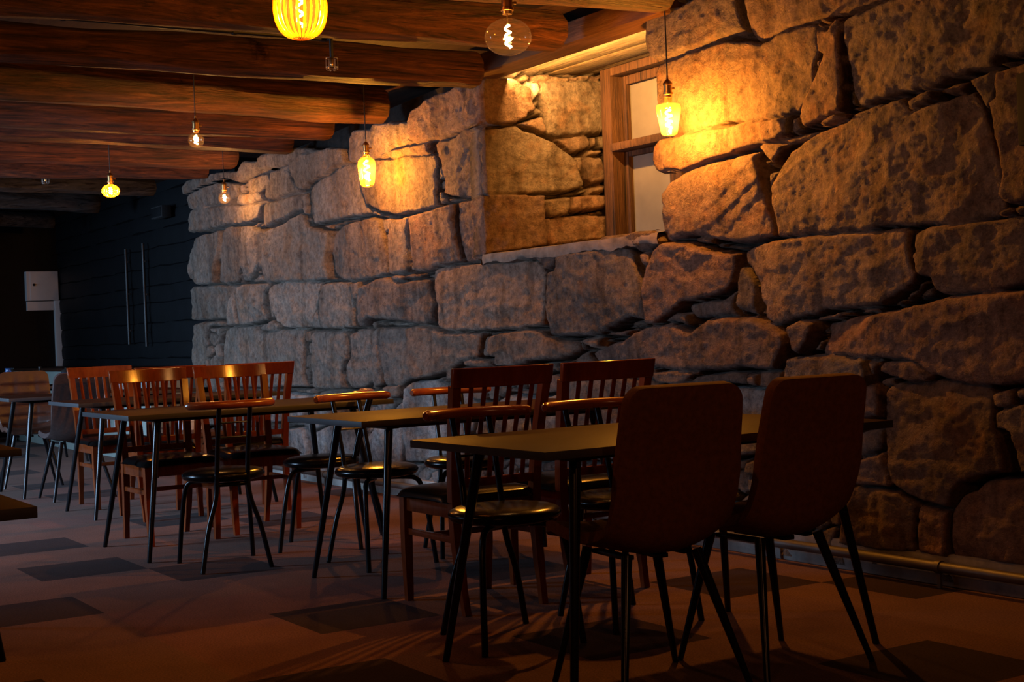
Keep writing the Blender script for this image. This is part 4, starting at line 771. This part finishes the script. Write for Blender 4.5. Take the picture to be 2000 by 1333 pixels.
# ------------------------------------------------------------------ small things
def sprinkler(x, y, z, label):
    t = tag(empty('caged_sprinkler', (x, y, z)), label, 'sprinkler', 'caged sprinkler heads')
    MB().tube([(0, 0, .03), (0, 0, .14)], .010, 10).build('pipe_drop', DARKPIPE, t)
    MB().lathe([(0, -.012), (.006, -.012), (.008, .0), (.013, .004), (.013, .026), (.008, .034), (0, .034)], 12).build('nozzle', BRASS, t)
    cg = MB()
    for k in range(6):
        a = k * PI / 3; c, s = math.cos(a), math.sin(a); cg.tube(curve([(.030 * c, .030 * s, .03), (.030 * c, .030 * s, -.02), (.024 * c, .024 * s, -.032), (.01 * c, .01 * s, -.032)], 4), .0016, 6)
    for z_ in (.03, -.016): cg.tube([(.030 * math.cos(a * PI / 12), .030 * math.sin(a * PI / 12), z_) for a in range(25)], .0016, 6, caps=False)
    cg.build('cage_frame', CHROME, t); return t
sprinkler(-6.75, 3.21, 2.50, 'caged sprinkler head at the end of the dark ceiling pipe'); sprinkler(-12.2, 3.12, 2.50, 'small caged sprinkler head below the farthest brown beam')
sp = tag(empty('sprinkler_pipe', (-6.80, 1.5, 2.64)), 'dark sprinkler pipe along the log beam behind the ribbed bulb', 'pipe')
MB().tube([(0, -2.5, 0), (0, 1.70, 0), (.05, 1.71, -.0)], .016, 12).build('pipe', DARKPIPE, sp)
for y in (-.8, .35, 1.2): MB().tube([(0, y, 0), (0, y, .1)], .004, 8).tube([(0, y - .01, 0), (0, y + .01, 0)], .020, 12).build('hanging_bracket', DARKPIPE, sp)
ec = tag(empty('wall_mounted_cabinet', (-18.53, 4.62, 1.70)), 'white electrical cabinet with a round lock on the black far wall', 'cabinet')
MB().box((.055, 0, .185), (.11, .39, .37), .008).build('body', WHITEMETAL, ec)
dr = MB().box((.118, .02, .185), (.016, .345, .36), .004).build('door', WHITEMETAL, ec)
MB().lathe([(0, 0), (.016, 0), (.016, .012), (.008, .016), (0, .016)], 16).build('lock', BLACKHOLE, dr); dr.children[0].location = (.126, -.11, .20); dr.children[0].rotation_euler = (0, PI / 2, 0)
cd = tag(empty('wall_mounted_cable_duct', (-18.53, 4.62, .86)), 'white cable duct running down from the electrical cabinet to the counter', 'cable duct')
MB().box((.03, -.01, .775), (.06, .35, .115), .004).build('duct', WHITEMETAL, cd); MB().box((.04, .205, .42), (.08, .105, .84), .004).build('duct', WHITEMETAL, cd)
ct = tag(empty('service_counter', (-15.35, 4.35, 0)), 'long pale service counter along the black timber wall', 'counter')
MB().box((0, 0, .42), (5.3, .5, .84), .006).build('body', PALEPANEL, ct); MB().box((0, -.02, .855), (5.36, .58, .03), .004).build('worktop', LAMINATE, ct)
lc = tag(empty('low_cabinet', (-17.6, 2.9, 0)), 'low pale cabinet beyond the quilted leather chair', 'cabinet')
MB().box((0, 0, .30), (.5, 1.3, .56), .006).build('body', PALEPANEL, lc); MB().box((0, 0, .595), (.54, 1.34, .03), .004).build('top', LAMINATE, lc)
for y, z0, z1, nm in ((4.78, 1.10, 2.14, 'thin dark conduit on the black wall, nearer the white cabinet'), (4.78, 1.07, 2.16, 'thin dark conduit on the black wall, nearer the stone wall')):
    xx = -15.45 if 'cabinet' in nm else -14.85
    q = tag(empty('wall_mounted_conduit', (xx, y, z0)), nm, 'conduit', 'conduits on the black wall')
    MB().tube([(0, 0, 0), (0, 0, z1 - z0)], .016, 10).build('tube', DARKPIPE, q)
    for z in (.15, .55, .9): MB().box((0, .018, z), (.05, .02, .02), .003).build('clip', DARKPIPE, q)
vb = tag(empty('wall_mounted_box', (-14.1, 4.74, 2.36)), 'small black box high on the black wall beside the stone wall', 'box')
MB().box((0, 0, .06), (.34, .10, .12), .01).build('body', BLACKHOLE, vb); MB().box((0, -.052, .06), (.30, .006, .09), .002).build('front_cover', BLACKPAINT, vb)
wb = tag(empty('wall_mounted_case', (-3.165, 4.33, 1.67)), 'black flat case on the stone wall cut by the edge of the picture', 'case')
MB().box((0, 0, .13), (.40, .07, .26), .008).build('body', BLACKHOLE, wb); MB().box((0, -.037, .13), (.37, .006, .23), .002).build('front_cover', BLACKHOLE, wb)
bn = tag(empty('low_bench', (-11.75, 4.12, 0)), 'low wooden bench at the foot of the far stone wall', 'bench')
MB().box((0, 0, .335), (1.1, .30, .035), .004).build('seat', TIMBER, bn)
for x in (-.5, .5): MB().box((x, 0, .159), (.04, .26, .317), .003).build('leg', TIMBER, bn)
bx = tag(empty('storage_box', (-11.70, 4.12, .3535)), 'small white box with a lid standing on the low bench', 'box')
MB().box((0, 0, .035), (.22, .16, .07), .006).build('body', WHITEMETAL, bx); MB().box((0, 0, .076), (.23, .17, .012), .003).build('lid', WHITEMETAL, bx)
jg = tag(empty('water_jug', (-14.0, 3.17, .735)), 'blue glazed jug on the table behind the leather chair', 'jug')
MB().lathe([(0, .0), (.045, 0), (.055, .02), (.058, .09), (.045, .14), (.036, .165), (.04, .18), (.034, .18), (.03, .165), (.038, .14), (0, .02)], 24).build('body', BLUE, jg); MB().tube(curve([(.04, 0, .155), (.085, 0, .14), (.085, 0, .07), (.055, 0, .045)], 5), .007, 8).build('handle', BLUE, jg)
for y, lb in ((3.455, 'dark bottle on the table behind the leather chair'),):
    bt = tag(empty('bottle', (-14.0, y, .735)), lb, 'bottle'); MB().lathe([(0, 0), (.03, 0), (.033, .01), (.033, .10), (.014, .14), (.012, .165), (0, .165)], 20).build('body', BLACKHOLE, bt); MB().lathe([(0, .163), (.014, .163), (.014, .182), (0, .182)], 16).build('cap', DARKPIPE, bt)
pt = tag(empty('lidded_pot', (-14.0, 3.70, .735)), 'dark blue lidded pot on the table behind the dark shell chair', 'pot')
MB().lathe([(0, 0), (.04, 0), (.05, .02), (.052, .09), (.045, .115), (0, .115)], 24).build('body', BLUE, pt); MB().lathe([(.046, .114), (.04, .135), (.012, .145), (.012, .16), (0, .163)], 24).build('lid', BLACKHOLE, pt)
tn_ = tag(empty('folded_cloth', (-14.0, 3.31, .735)), 'folded grey cloth lying beside the blue jug', 'cloth'); MB().box((0, 0, .06), (.14, .13, .12), .02).build('cloth', LINEN, tn_)
# ------------------------------------------------------------------ world and render look
w = bpy.data.worlds.new('world'); SC.world = w; w.use_nodes = True
w.node_tree.nodes['Background'].inputs[0].default_value = (.35, .5, .8, 1); w.node_tree.nodes['Background'].inputs[1].default_value = .02
vs_ = SC.view_settings; vs_.view_transform = 'Standard'; vs_.look = 'None'; vs_.exposure = 0.0; vs_.gamma = 1.0; vs_.use_curve_mapping = False
cy = SC.cycles; cy.use_denoising = True; cy.max_bounces = 7; cy.diffuse_bounces = 4; cy.glossy_bounces = 3; cy.transparent_max_bounces = 16; cy.sample_clamp_indirect = 4; cy.use_adaptive_sampling = True; cy.adaptive_threshold = .015
